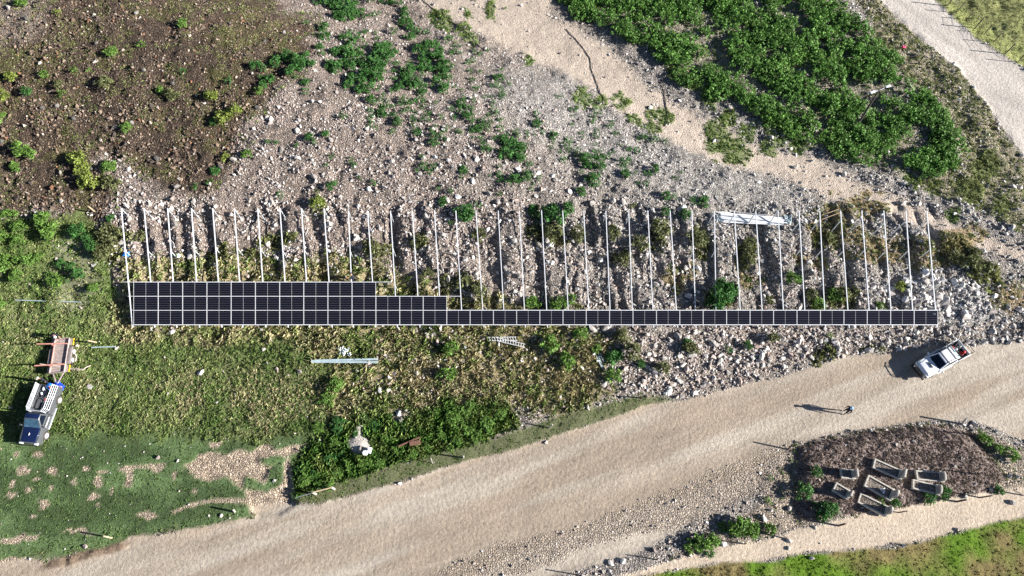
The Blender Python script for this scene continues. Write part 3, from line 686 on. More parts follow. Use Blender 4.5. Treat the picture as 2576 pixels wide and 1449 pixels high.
print('tufts', N, isL.sum(), isS.sum())
for msk, pr, nm, lb in ((isM, TUFT, 'grass', 'green and straw-coloured grass covering the meadow'), (isL, LONG, 'tall_grass', 'tall rank grass and weeds in tangled clumps'), (isS, SHORT, 'short_grass', 'short trampled grass and small weeds')):
    o = scatter(nm, pr, P[msk], s[msk], c[msk], M['veg'], tilt=.25, seed=8); o['kind'] = 'stuff'; tag(o, lb, 'grass')

# ------------------------------------------------------------------ bushes
BL = []
def bl(ox, oy, sc, s, kind=0):
    for t in s.split():
        a = t.split(','); k = a[3] if len(a) > 3 else 'g'
        BL.append((ox + float(a[0]) * sc, oy + float(a[1]) * sc, float(a[2]) * sc, k))
bl(858.7, 0, .2949, '20,60,60 70,110,50 40,170,50 110,50,35 170,110,30 120,150,30 205,155,25 265,140,25 315,125,20 250,15,28 360,20,28 420,20,35 495,45,28 540,100,30 545,160,35 530,210,35 580,200,30 575,250,35 620,280,30 665,285,30 730,290,25 455,280,30 590,335,35 85,295,30 150,310,25 210,280,25 295,292,20 310,338,18 30,330,40 160,355,30 95,390,40 190,400,30 30,440,50 140,470,40 60,490,50 15,560,40 130,550,35 80,580,40 385,390,35 330,430,50 430,460,40 300,500,50 390,510,50 480,560,30 200,560,50 280,580,60 350,590,40 210,640,50 300,650,55 100,690,45 60,740,35 180,700,40 310,700,45 150,790,40 230,760,40 320,765,25 455,620,22 450,690,25 585,535,18 580,620,45 540,650,35 610,680,30 560,710,40 650,720,40 700,740,30 610,760,45 490,760,35 440,785,25 690,800,35 660,440,40 720,410,45 790,385,40 690,500,40 720,560,40 680,590,40 760,600,35 690,640,25 840,460,40 790,500,40 850,530,40 900,570,40 830,590,35 930,605,30 870,650,45 820,690,40 925,685,30 775,738,20 870,760,35 910,740,25 880,800,30 965,750,15 910,340,28 945,330,18 900,375,15 960,400,15 1000,400,18 980,450,28 1022,465,20 945,460,25 1140,443,18 1180,474,24 1253,440,18 1120,523,24 1077,552,22 1095,618,22 1190,622,18 1115,690,26 1365,605,18 1335,670,35 1375,690,25 1305,730,30 1432,718,22 1150,770,28 1025,775,18 1360,755,18 1380,800,25 1395,75,14 1142,5,12')
bl(858.7, 241.5, .2949, '20,185,30 250,40,35 285,70,20 335,40,22 360,5,20 400,45,18 350,97,26 398,100,25 445,95,20 255,130,26 300,170,30 355,160,35 245,190,20 450,165,30 478,232,34 260,250,30 285,280,22 430,305,25 530,40,30 520,70,25 570,75,30 625,60,30 680,40,30 695,90,25 560,130,28 520,145,20 625,140,18 740,160,25 705,210,26 745,215,20 615,205,28 615,250,20 640,320,30 665,315,25 808,65,20 943,118,24 850,185,25 965,190,20 805,265,18 900,290,25 770,320,30 800,350,25 790,400,35 865,330,25 880,370,18 1000,320,26 1020,80,35 1075,110,25 1020,140,30 1065,180,35 1115,170,25 1115,220,25 1050,15,20 1130,45,20 1110,110,20 1225,12,18 1280,10,15 1290,55,20 1280,90,15 1350,15,22 1390,5,18 1305,130,25 1315,160,25 1265,170,22 1360,212,25 1205,230,30 1250,250,28 1250,290,20 1160,290,35 1120,300,30 1205,265,20 1285,225,18 1360,292,30 1125,360,15 1190,380,25 1210,430,30 1230,465,30 1272,450,25 1305,370,22 1350,360,18 1395,345,25 1390,390,35 1420,420,35 1405,505,50 1440,500,30 1345,608,20 1345,680,30 1355,715,25 1435,740,30 1270,680,12 697,525,22 705,600,30 785,610,25 720,630,22 758,655,25 652,640,20 1040,645,34 1020,700,18 85,550,20 100,600,26 155,705,18 278,745,28 825,800,22 940,808,22')
bl(1288, 241.5, .2949, '25,320,30 50,345,20 15,390,35 30,440,40 70,450,35 115,420,25 20,500,30 20,540,20 60,535,35 100,525,30 130,320,22 128,357,16 190,335,14 205,160,24 205,250,35 258,232,14 255,315,20 355,350,32 355,395,20 330,440,16 410,475,20 480,375,25 460,420,30 495,400,18 478,470,28 435,553,30 150,590,28 380,10,16 427,12,14 493,38,10 540,130,25 495,125,20 555,110,15 510,170,12 700,180,26 745,150,15 683,220,26 710,125,20 515,248,16 590,320,18 600,358,12 725,295,18 725,345,22 700,335,18 708,418,16 855,225,18 830,268,24 865,322,18 895,328,15 1075,385,18 1100,350,25 1135,360,22 1215,375,28 1300,395,22 1190,395,16 905,412,12 940,430,12 990,455,22 1015,470,20 1060,472,26 940,560,30 975,560,28 985,590,18 940,605,22 965,680,38 945,655,22 862,488,16 825,520,26 790,520,15 740,475,18 700,470,18 560,470,22 560,505,22 600,540,40 640,520,25 690,515,30 750,540,35 690,560,30 640,600,35 700,610,30 755,610,35 585,655,20 690,670,18 735,680,25 640,720,25 700,730,45 680,760,28 1150,672,26 1222,630,32 1190,675,15 1390,708,22 1440,655,14 1080,742,18 1135,757,26 30,710,45 120,700,40 240,710,25 180,760,15 165,800,20 595,815,20 1045,660,15')
bl(0, 0, 1 / 3, '170,40,35,l 850,410,38,l 1385,190,30,l 1075,345,25,l 340,570,30,l 212,705,30 455,650,30,o 810,645,45,o 1390,550,22 1735,618,25 965,975,32,l 20,905,38,l 155,1145,50,l 245,1175,38,l 135,1260,35,l 600,1240,60,y 640,1300,50,y 560,1200,35,y 700,1380,60,y 830,1270,42,l 1625,1300,30 1590,1385,22 1485,1417,25 1870,1175,30,l 1710,1200,28,y 1940,505,40 2000,530,25 2085,485,40 2040,490,20 2175,440,40 2235,480,45 2300,440,35 2290,510,45 2345,490,30 2210,540,30 2175,560,30 2035,625,40 1990,650,30 1965,590,20 1965,700,28,l 2235,590,18 2315,630,28 2312,700,24 2340,1045,28 2372,1075,20 2450,1020,28 2030,1075,20 2090,1082,18 2237,1100,18 2505,1190,20 2505,1405,32 2465,1255,18 2460,225,35 2455,290,35 2415,370,30 2430,420,25 2520,500,45 2540,540,35 2315,185,18 2530,410,35 1600,740,40,y 1680,920,50,y 1780,860,45,y 1620,930,30 1225,690,30,l 680,540,18,l 1300,740,45,o 2400,30,25 2460,20,40 2530,60,45 2560,130,40 100,600,40,y 480,710,25,l 570,540,25,l 440,110,25,y 30,740,40,y 850,1400,50,o')
bl(0, 483, 1 / 3, '60,175,30,l 120,170,28,l 340,230,50,l 160,270,40,l 155,370,40,l 400,330,60,l 590,300,45 570,330,30 660,350,30 690,390,25 840,215,30 820,310,55,o 880,360,55,o 1070,360,45,o 2120,30,25 2400,100,45,y 230,510,40,l 150,510,30,l 60,520,30,l 470,550,30 540,570,30 610,610,40 430,680,50,l 520,665,25 710,735,30,l 300,500,30,l 30,350,40,l 40,560,50,l 130,640,40,l 20,850,40,l 790,470,50,o 700,420,40')
bl(859, 483, 1 / 3, '780,80,35 960,110,18 1030,100,25 930,180,60 970,200,40 830,230,20 1195,25,20 1450,150,40 1470,215,25 1600,190,70 1710,130,35 1810,10,30 600,370,55,o 260,440,60,o 1040,330,45,o 1450,310,50,o 1600,320,60,o 1780,330,50,o 2050,320,50,o 2400,270,70,o 2250,400,50,o 2440,160,30 2450,40,30 2510,50,25 2190,110,25,o 930,690,50,o 1030,750,45,o 1430,850,55,l 1640,860,50,l 1740,820,30,l 2120,510,50,o 1800,1080,40,l 820,1190,45,l 800,1390,50,l 1920,1190,30,l 2060,1250,50 2040,1390,50,l 2200,1220,55,o 2130,1090,45,o 2260,1300,30 2420,1340,45,o 1580,1160,55,l 1700,1280,55,l 650,640,40,o')
bl(1717, 483, 1 / 3, '75,60,25 145,60,30 160,100,30 80,100,25 20,180,35 485,400,45,o 500,480,45,o 105,370,55,o 830,655,45,l 280,790,85 340,740,50 230,850,50 1140,780,50,l 1200,790,50,o 1110,350,40,o 1270,780,30,o 1640,710,35,y 1490,865,30,l 1010,860,45,l 650,815,30,o 980,790,40,o 2150,560,60,o 2250,600,55,o 2200,480,40,o 50,1190,50,o 30,1140,30 680,1110,35,o 490,1160,30 350,1190,25 1110,1090,20,l 2050,510,40,o 1850,420,40,o')
bl(859, 966, 1 / 3, '850,250,70,l 960,190,60,l 1100,300,70,l 940,350,60,l 760,380,45,l 1020,400,50,l 870,430,50,l 1200,240,50,l 330,420,40,l 420,500,45,l 550,530,45,l 650,480,40,l 250,320,50 60,610,50,l 180,600,50,l 300,600,50,l 20,520,45 150,260,40 700,220,35,l 480,330,40 820,480,40,l 100,380,30')
bl(0, 966, 1 / 3, '2480,760,45,l 2300,740,50,l 2380,690,50 2550,680,50,l 2250,650,35 2500,560,45 2550,440,55,l 2400,330,50,l 2560,310,60 2480,120,60,l 2540,20,50,l')
bl(1717, 966, 1 / 3, '1000,660,30 1030,685,20 905,820,50 640,890,25,l 990,915,25 1080,960,50 1120,950,35 1040,1010,35 1150,940,30 1500,890,25,l 1600,910,30 1850,860,40 1970,825,42 658,710,18 2460,540,40,l 2240,400,35,l 2270,440,40,l 2360,490,35,l 450,1050,60,l 520,1110,50,l 380,1110,50,l 300,1080,30,l 150,1190,60,l 60,1220,40,l 230,1180,40,l 200,1270,30 650,1110,40,l 2380,800,30')
kcol = {'g': A(.062, .165, .040), 'l': A(.135, .245, .05), 'o': A(.15, .165, .07), 'y': A(.20, .25, .055)}
kname = {'g': 'dark green', 'l': 'bright green', 'o': 'dull olive', 'y': 'yellowish green'}
BM = {}
def bush_mesh(i, k):
    if (i, k) not in BM:
        V, T, C = BUSH[i]; BM[i, k] = raw_mesh('bush', V, T, M['veg'], kcol[k][None] * C[:, None])
    return BM[i, k]
# beam ends, used to tell the bushes apart by the nearest beam
BOTX = [x / 3 for x in (968, 1137, 1307, 1483, 1648, 1808, 1983, 2151, 2313, 2483)] + [859 + x / 3 for x in (75, 235, 408, 577, 740, 907, 1067, 1225, 1381, 1549, 1711, 1867, 2027, 2195, 2350, 2527)] + [1717 + x / 3 for x in (97, 252, 435, 600, 760, 922, 1071, 1247, 1407, 1572, 1735, 1908)]
BOTY = [708] * 10 + [708, 709] + [744] * 3 + [779] * 23
inb = [b for b in BL if -10 < b[0] < 2586 and -10 < b[1] < 1460]
inb.sort(key=lambda b: -b[2]); indiv = inb[:290]; rest = inb[290:]
cnt = {}
for (x, y, rad, k) in sorted(indiv, key=lambda b: (-b[1])):
    p = unp(x, y); s = rad * mpp(p) * 1.55
    low = y > 1000 and x < 1450
    if low: s *= .78
    i = random.randrange(len(BUSH)); o = add('bush', bush_mesh(i, k)); o.location = p
    o.scale = (s * random.uniform(.9, 1.12), s * random.uniform(.9, 1.12), s * random.uniform(.85, 1.1) * (.5 if low else 1)); o.rotation_euler = (0, 0, random.uniform(0, 6.28))
    szn = 'large' if rad > 14 else ('mid-sized' if rad > 9 else 'small')
    tag(o, ordinal(f'{szn} {kname[k]} bush', x, y), 'bush', 'scattered bushes on the slopes')
# dense shrub field at the upper right and the smallest scattered bushes
X, Y, Z, r = cand(30000, 77, ['dense', 'roadup', 'road', 'path', 'field'])
g = fbm(X, Y, .4, 10, 3)
px, py = Z['px'], Z['py']
# bare lanes run down the field
ln = np.zeros(len(X))
for (x0, y0, x1, y1, wd) in [(1725, 70, 1830, 165, 16), (1760, 150, 1900, 215, 14), (1880, 200, 2000, 290, 16), (1985, 245, 2070, 305, 14), (1900, 110, 1950, 150, 8), (1600, 30, 1700, 90, 10), (1810, 50, 1850, 90, 8), (2125, 205, 2140, 225, 8), (1420, 60, 1560, 130, 20), (1500, 10, 1560, 60, 10), (2050, 290, 2110, 300, 8), (2150, 300, 2180, 325, 9), (1550, 20, 1620, 90, 9)]:
    ex, ey = x1 - x0, y1 - y0; t = np.clip(((px - x0) * ex + (py - y0) * ey) / (ex * ex + ey * ey), 0, 1)
    ln = np.maximum(ln, np.exp(-(((px - x0 - t * ex) ** 2 + (py - y0 - t * ey) ** 2) / wd ** 2)))
dd = Z['dense'] * np.clip(1.0 - 1.05 * ln - 1.3 * ss(.46, .36, g) * ss(1500, 1900, px), 0, 1)
k = r.random(len(X)) < dd * .80; X, Y = X[k], Y[k]; N = len(X)
print('field bushes', N)
P = np.stack([X, Y, height(X, Y)], 1); S = .60 + .50 * r.random(N)
cc_ = np.tile(A(.105, .215, .046), (N, 1)) * (.85 + .45 * r.random((N, 1)))
ol = fbm(X, Y, .1, 4, 2) > .64; cc_[ol] = cc_[ol] * .8 + kcol['l'] * .3
Pr = [unp(b[0], b[1]) for b in rest]
P = np.concatenate([P, np.array([tuple(p) for p in Pr])]); S = np.concatenate([S, [b[2] * mpp(p) * 1.6 for b, p in zip(rest, Pr)]]); cc_ = np.concatenate([cc_, np.array([kcol[b[3]] for b in rest])])
o = scatter('bushes', BUSHS, P, S, cc_, M['veg'], tilt=.15, seed=5); o['kind'] = 'stuff'; tag(o, 'dense field of dark green shrubs at the upper right', 'bushes')

# ------------------------------------------------------------------ solar array
arr = thing('solar_array', 'long half-built solar array with bare white beams and dark panels', 'solar array', pla(1350, 800) - Vector((0, 0, .8)))
A0 = arr.location.copy()
def rel(p): return Vector(p) - A0
EX = [336, 398.3, 459.7, 520.7, 581.7, 642.7, 703.7, 764.3, 825, 885.7, 945.7, 1005.7, 1064.7, 1124, 1182.7, 1241.3, 1299.7, 1358, 1416.3, 1474.7, 1533.3, 1592.3, 1651.3, 1710, 1768.7, 1827.7, 1886.7, 1945.7, 2004.7, 2063.7, 2122.7, 2181.3, 2240.3, 2299.3, 2358.7]
RYE = [709.7, 745.3, 780.7, 816.8]
PW, PH = 2.17, 1.29
def proto_panel():
    g = MB().box((0, 0, 0), (PW - .044, PH - .044, .03)).build('solar_panel', M['glass'], link=False)
    f = MB(); e = .022
    f.box((0, PH / 2 - e / 2, .006), (PW, e, .045)); f.box((0, -PH / 2 + e / 2, .006), (PW, e, .045))
    f.box((PW / 2 - e / 2, 0, .006), (e, PH - 2 * e, .045)); f.box((-PW / 2 + e / 2, 0, .006), (e, PH - 2 * e, .045))
    fm_ = f.build('frame', M['alu'], link=False)
    dv = MB().box((0, 0, .018), (.012, PH - .05, .004)).build('divider_strip', M['alu'], link=False)
    return g, fm_, dv
pg, pf, pd = proto_panel()
for row, ncol in ((0, 10), (1, 13), (2, 34)):
    for c in range(ncol):
        a = pla((EX[c] + EX[c + 1]) / 2, (RYE[row] + RYE[row + 1]) / 2, .10)
        wpx = (pla(EX[c + 1], RYE[row + 1], .10) - pla(EX[c], RYE[row + 1], .10)).length - .012
        hpx = (pla(EX[c], RYE[row], .10) - pla(EX[c], RYE[row + 1], .10)).length - .008
        o = add('solar_panel', pg, arr); o.location = rel(a); o.rotation_euler = (TH + random.uniform(-.004, .004), random.uniform(-.004, .004), 0); o.scale = (wpx / PW, hpx / PH, 1)
        add('frame', pf, o); add('divider_strip', pd, o)
clampm = MB().box((0, 0, 0), (.05, .05, .05)).build('clamp', M['alu'], link=False)
def rbeam(name, a, b, wd, ht, m): MB().beam(rel(a), rel(b), wd, ht).build(name, m, arr)
ROWY = (533, 628, 712, 806)
for j in range(38):
    xt, xb, yb = TOPS[j], BOTX[j], BOTY[j]
    yt = 524 if j < 10 else 530
    slope = (xb - xt) / (yb - yt)
    yend = 824; xe = xt + slope * (yend - yt)
    rbeam('beam', pla(xt, yt, 0), pla(xe, yend, 0), .068, .09, M['rail'])
    for ri, yy in enumerate(ROWY):
        yy = yy + (20 if ri == 0 and j > 30 else 0) + random.uniform(-4, 6)
        if ri == 0 and j < 12: yy = yt + 2
        t = pla(xt + slope * (yy - yt), yy, -.06); zb = hz(t.x, t.y) - .2
        b = Vector((t.x + random.uniform(-.04, .04), t.y + random.uniform(-.04, .04), zb))
        rbeam('post', b, t, .07, .07, M['steel'])
    # concrete foot of the top post showing beside it
    t = pla(xt + slope * 6, yt + (22 if j > 30 else 4), 0)
    o = MB().lathe([(.16, -.15), (.17, .02), (.12, .06)], 8, 'z').build('concrete_foot', M['conc'], arr); o.location = rel((t.x, t.y, hz(t.x, t.y)))
for y, x0, x1 in ((709.5, 308, 984), (745.3, 322, 1159), (780.3, 328, 2360), (817.4, 330, 2360)):
    rbeam('cross_rail', pla(x0, y, .062), pla(x1, y, .062), .04, .05, M['rail'])

# ------------------------------------------------------------------ vehicles
def wheel(parent, x, y, r_=.38, wd=.25, side=1):
    o = MB().lathe([(r_ * .62, -wd / 2), (r_ * .93, -wd / 2), (r_, -wd / 2 + .04), (r_, wd / 2 - .04), (r_ * .93, wd / 2), (r_ * .62, wd / 2)], 20).build('wheel', M['tyre'], parent, 40)
    o.location = (x, y, r_)
    ri = MB().lathe([(r_ * .6, -wd / 2 - .005), (r_ * .6, wd / 2 + .005)], 16).build('rim', M['rim'], o, 40)
    hb = MB()
    hb.lathe([(.07, -.02), (.05, .03)], 8).build('hub', M['grey'], o, 40).location = (0, side * (wd / 2 + .01), 0)
def arch(cx, r_=.47, cz=.36, n=7):
    return [(cx - r_ * math.cos(math.pi * i / n), cz + r_ * math.sin(math.pi * i / n)) for i in range(n + 1)]
def pickup(label, loc, rz, paint, top, glassm, cab_rear, double, wx=(1.62, -1.52), cat='pickup truck'):
    t = thing('pickup_truck', label, cat, loc, rz)
    W = .90
    prof = [(cab_rear, .42)]
    if cab_rear < -1.9: prof = [(cab_rear, .42)]
    prof += arch(wx[0]) if True else []
    prof += [(2.45, .40), (2.58, .50), (2.60, .82), (2.48, 1.00), (2.1, 1.07), (1.15, 1.17), (cab_rear, 1.17)]
    def fn(c):
        y = c.y; k = 1.0
        if c.z > .95: k = .93
        if c.x > 2.3: k *= .90
        return (c.x - (.10 * abs(y) ** 2 if c.x > 2.3 else 0), y * k, c.z)
    MB().prism(prof, -W, W, fn, .045).build('body', paint, t, 35)
    # raised bonnet skin
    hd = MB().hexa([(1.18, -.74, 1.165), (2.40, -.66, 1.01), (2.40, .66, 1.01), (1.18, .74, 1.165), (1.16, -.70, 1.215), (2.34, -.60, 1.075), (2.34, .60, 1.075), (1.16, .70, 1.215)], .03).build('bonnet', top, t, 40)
    # cab
    x0 = cab_rear + .04; xr = cab_rear + .16; xf = .52; xw = 1.24
    MB().hexa([(x0, -.80, 1.14), (xw, -.80, 1.14), (xw, .80, 1.14), (x0, .80, 1.14), (xr, -.64, 1.70), (xf, -.64, 1.70), (xf, .64, 1.70), (xr, .64, 1.70)], .03).build('cab', paint, t, 40)
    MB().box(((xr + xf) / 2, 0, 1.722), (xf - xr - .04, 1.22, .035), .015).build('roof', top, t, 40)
    def lerp(a, b, s_): return Vector(a) * (1 - s_) + Vector(b) * s_
    b0, b1, t0, t1 = Vector((xw, -.80, 1.14)), Vector((xw, .80, 1.14)), Vector((xf, -.64, 1.70)), Vector((xf, .64, 1.70))
    n_ = Vector((.56, 0, .72)).normalized() * .008
    wp = [lerp(lerp(b0, t0, .06), lerp(b1, t1, .06), .06), lerp(lerp(b0, t0, .06), lerp(b1, t1, .06), .94), lerp(lerp(b0, t0, .93), lerp(b1, t1, .93), .93), lerp(lerp(b0, t0, .93), lerp(b1, t1, .93), .07)]
    MB().quad([p + n_ for p in wp], .006).build('windscreen', glassm, t)
    MB().beam((xw - .02, -.55, 1.19), (xw - .10, .1, 1.26), .02, .02).beam((xw - .02, .0, 1.19), (xw - .10, .6, 1.26), .02, .02).build('wiper', M['black'], t)
    spans = [(x0 + .12, (x0 + xw) / 2 - .10), ((x0 + xw) / 2 - .0, xw - .22)] if double else [(x0 + .12, xw - .24)]
    for sy in (-1, 1):
        for (a, b) in spans:
            ta = xr + .06 + (a - x0) / (xw - x0) * (xf - xr - .1); tb = xr + .02 + (b - x0) / (xw - x0) * (xf - xr + .02)
            MB().quad([(a, sy * .805, 1.19), (b, sy * .805, 1.19), (tb, sy * .660, 1.65), (ta, sy * .660, 1.65)], .006).build('side_window', M['wglass'], t)
        MB().box((1.05, sy * 1.02, 1.22), (.12, .22, .16), .03).build('mirror', paint if paint is M['white'] else M['grey'], t, 40)
        MB().box((2.47, sy * .66, .86), (.20, .34, .17), .04).build('headlight', M['lamp'], t, 40)
        MB().box((.15, sy * .93, .40), (1.9, .12, .05), .01).build('side_step', M['steel'], t)
        for (a, b) in ([(cab_rear + .05, -.0), (.02, 1.1)] if double else [(cab_rear + .05, 1.1)]):
            MB().box(((a + b) / 2, sy * .905, .80), (b - a, .012, .50), .004).build('door', paint, t)
    MB().quad([(x0 - .003, -.7, 1.2), (x0 - .003, .7, 1.2), (xr - .012, .58, 1.64), (xr - .012, -.58, 1.64)], .006).build('rear_window', M['wglass'], t)
    MB().box((2.60, 0, .60), (.06, 1.0, .30), .02).build('grille', M['black'], t)
    # load bed: floor, two sides with wheel arches, tailgate, head board
    bx0, bx1 = -2.62, cab_rear - .03
    MB().box(((bx0 + bx1) / 2, 0, .62), (bx1 - bx0, 1.62, .08)).build('bed_floor', M['grey'] if paint is M['grey'] else M['black'], t)
    sp = [(bx1, .45)] + [p for p in reversed(arch(wx[1]))] + [(bx0, .50), (bx0, 1.14), (bx1, 1.14)]
    for sy in (-1, 1):
        MB().prism(sp, sy * .80, sy * .905, None, .012).build('bed_side', paint, t, 35)
    MB().box((bx0 + .03, 0, .86), (.06, 1.58, .52), .012).build('tailgate', paint, t, 40)
    MB().box((bx1 - .03, 0, .88), (.05, 1.58, .50), .01).build('head_board', paint, t, 40)
    MB().box((bx0 - .06, 0, .48), (.12, 1.5, .14), .03).build('rear_bumper', M['silver'], t, 40)
    for sy in (-1, 1):
        MB().box((bx0 - .012, sy * .83, .88), (.03, .11, .34), .008).build('tail_light', M['red'], t)
    for x in wx:
        for sy in (-1, 1): wheel(t, x, sy * .83, .38, .24, sy)
    MB().box((-.1, 0, .42), (4.6, 1.1, .16)).build('chassis', M['black'], t)
    return t

# white double cab on the road at the right
pf_, pr_ = unz(2318, 918, .4), unz(2430, 858, .4)
cwt = unz(2372, 902, .7); angw = math.atan2(pf_.y - pr_.y, pf_.x - pr_.x)
cwt.z = hz(cwt.x, cwt.y) + .0
wt = pickup('white double-cab pickup with black bull bar and pipe rack on the road', cwt, angw, M['white'], M['white'], M['wglass'], -1.02, True)
wt.scale = (.92, .92, .92); wt.location -= Vector((math.cos(angw), math.sin(angw), 0)) * -.22
MB().box((1.62, 0, 1.215), (.12, .62, .05), .02).build('bonnet_scoop', M['black'], wt)
bb = MB()
for z_ in (.50, .80, 1.0): bb.tube([(2.62, -.85, z_), (2.84, -.6, z_), (2.86, 0, z_), (2.84, .6, z_), (2.62, .85, z_)], .035, 8)
for y_ in (-.45, .45): bb.tube([(2.84, y_, .40), (2.88, y_, 1.05)], .035, 8)
bb.box((2.76, 0, .52), (.20, 1.7, .22), .04).build('bull_bar', M['black'], wt, 40)
for y_ in (-.62, .62): MB().lathe([(.08, -.02), (.09, .03)], 10, 'y').build('fog_lamp', M['lamp'], wt).location = (2.86, y_, .82)
rk = MB(); zt = 1.86
for sy in (-.80, .80):
    rk.tube([(.35, sy * .82, 1.72), (.30, sy * .82, zt), (-2.55, sy * 1.0, zt)], .022, 6)
    for x_ in (-1.12, -1.85, -2.55): rk.tube([(x_, sy * 1.02, 1.12), (x_, sy, zt)], .022, 6)
    rk.tube([(-1.12, sy * 1.02, 1.5), (-2.55, sy * 1.02, 1.5)], .018, 6)
rk.tube([(-2.55, -.80, zt), (-2.55, .80, zt)], .028, 6); rk.tube([(-1.12, -.80, zt), (-1.12, .80, zt)], .022, 6); rk.tube([(-2.55, -.82, 1.5), (-2.55, .82, 1.5)], .018, 6)
rk.build('cargo_rack', M['black'], wt, 40)
for x_ in (.28, -.62): MB().box((x_, 0, 1.78), (.05, 1.36, .035)).build('roof_bar', M['black'], wt)
MB().lathe([(.03, 0), (.01, .05)], 6, 'z').build('aerial', M['black'], wt).location = (-.4, -.25, 1.74)
def rest_on(tr_, loc): return (Matrix.Translation(tr_.location) @ Matrix.Rotation(tr_.rotation_euler.z, 4, 'Z')) @ (Vector(loc) * tr_.scale.x)
ZB = .665
def cargo(tr, name, label, cat, mb, m, loc, rz=0, group=None):
    o = mb.build(name, m, None, 40); o.location = rest_on(tr, loc); o.rotation_euler = (0, 0, tr.rotation_euler.z + rz); o.scale = tr.scale; tag(o, label, cat, group); return o
cargo(wt, 'bucket', 'red bucket on the driver side of the white pickup bed', 'bucket', MB().lathe([(.13, 0), (.17, .32), (.15, .33), (.12, .06)], 14, 'z'), M['red'], (-2.0, .40, ZB))
cargo(wt, 'jerrycan', 'red fuel can behind the bucket in the white pickup bed', 'fuel can', MB().box((0, 0, .2), (.32, .18, .40), .03).lathe([(.035, .40), (.03, .45)], 8, 'z', (.08, 0, 0)), M['red'], (-2.32, .42, ZB), .4)
cargo(wt, 'canister', 'small red canister on the passenger side of the white pickup bed', 'canister', MB().lathe([(.12, 0), (.13, .02), (.13, .26), (.05, .32), (.05, .36)], 12, 'z'), M['red'], (-1.72, -.45, ZB))
cargo(wt, 'toolbox', 'grey tool chest across the front of the white pickup bed', 'toolbox', MB().box((0, 0, .25), (.34, 1.35, .50), .03).box((0, 0, .52), (.36, 1.38, .05), .015), M['galv'], (-1.27, 0, ZB))
cargo(wt, 'generator', 'black engine unit with grey casing at the white pickup tailgate', 'generator', MB().box((0, 0, .22), (.5, .42, .44), .05).lathe([(.12, .44), (.12, .52)], 12, 'z').tube([(-.28, -.24, 0), (-.28, -.24, .5), (.28, -.24, .5), (.28, -.24, 0)], .018).tube([(-.28, .24, 0), (-.28, .24, .5), (.28, .24, .5), (.28, .24, 0)], .018), M['grey'], (-2.28, -.35, ZB), .2)
cargo(wt, 'sack', 'crumpled white sack in the rear corner of the white pickup bed', 'sack', MB().box((0, 0, .14), (.42, .34, .28), .09, None, (.7, .6)), M['wplast'], (-1.95, -.20, ZB), .7)
cargo(wt, 'spare_wheel', 'black spare wheel lying in the white pickup bed', 'wheel', MB().lathe([(.2, 0), (.36, 0), (.37, .04), (.37, .20), (.36, .23), (.2, .23)], 18, 'z'), M['tyre'], (-1.75, .35, ZB))

# grey single cab in the grass at left, sky reflection coloured into its top
c1, c2 = unz(117.7, 1105, .15), unz(150.8, 1016, .15)      # contact of the right-hand wheels
dirv = (c1 - c2); dirv.z = 0; dirv.normalize(); angl = math.atan2(dirv.y, dirv.x)
lft = Vector((-dirv.y, dirv.x, 0))                             # vehicle left
mid = (c1 + c2) / 2 - lft * (-.0) 
rightside = mid
bt_loc = rightside - Vector((dirv.x, dirv.y, 0)) * .05 - lft * .0
side = -lft if (rightside + lft).x > rightside.x else lft      # towards image left
sc_ = min(max((c1 - c2).length / 3.14, .85), 1.05); print('scale', sc_)
bt_loc = rightside + side * .86 * sc_ - dirv * .30 * sc_; bt_loc.z = hz(bt_loc.x, bt_loc.y) + .02
bt = pickup('grey single-cab pickup, sky reflection coloured onto its top, silver rail sides, in the grass', bt_loc, angl, M['grey'], M['sky_sheen'], M['bglass'], -.10, False)
bt.scale = (sc_, sc_, sc_)
for sy in (-1, 1):
    for i in range(4):
        z_ = 1.20 + .20 * i; y_ = sy * (.86 - .035 * i)
        MB().tube([(-.16, sy * .60, z_), (-.42, y_, z_), (-2.60, y_, z_)], .026, 6).build('side_rail', M['silver'], bt, 40)
    for x_ in (-.45, -1.5, -2.55): MB().beam((x_, sy * .875, 1.12), (x_, sy * .765, 1.84), .05, .03).build('rail_upright', M['silver'], bt)
MB().tube([(-.16, -.66, 1.80), (-.16, .66, 1.80)], .03, 6).tube([(-.16, -.66, 1.15), (-.16, -.66, 1.80)], .03).tube([(-.16, .66, 1.15), (-.16, .66, 1.80)], .03).build('head_rail', M['silver'], bt)
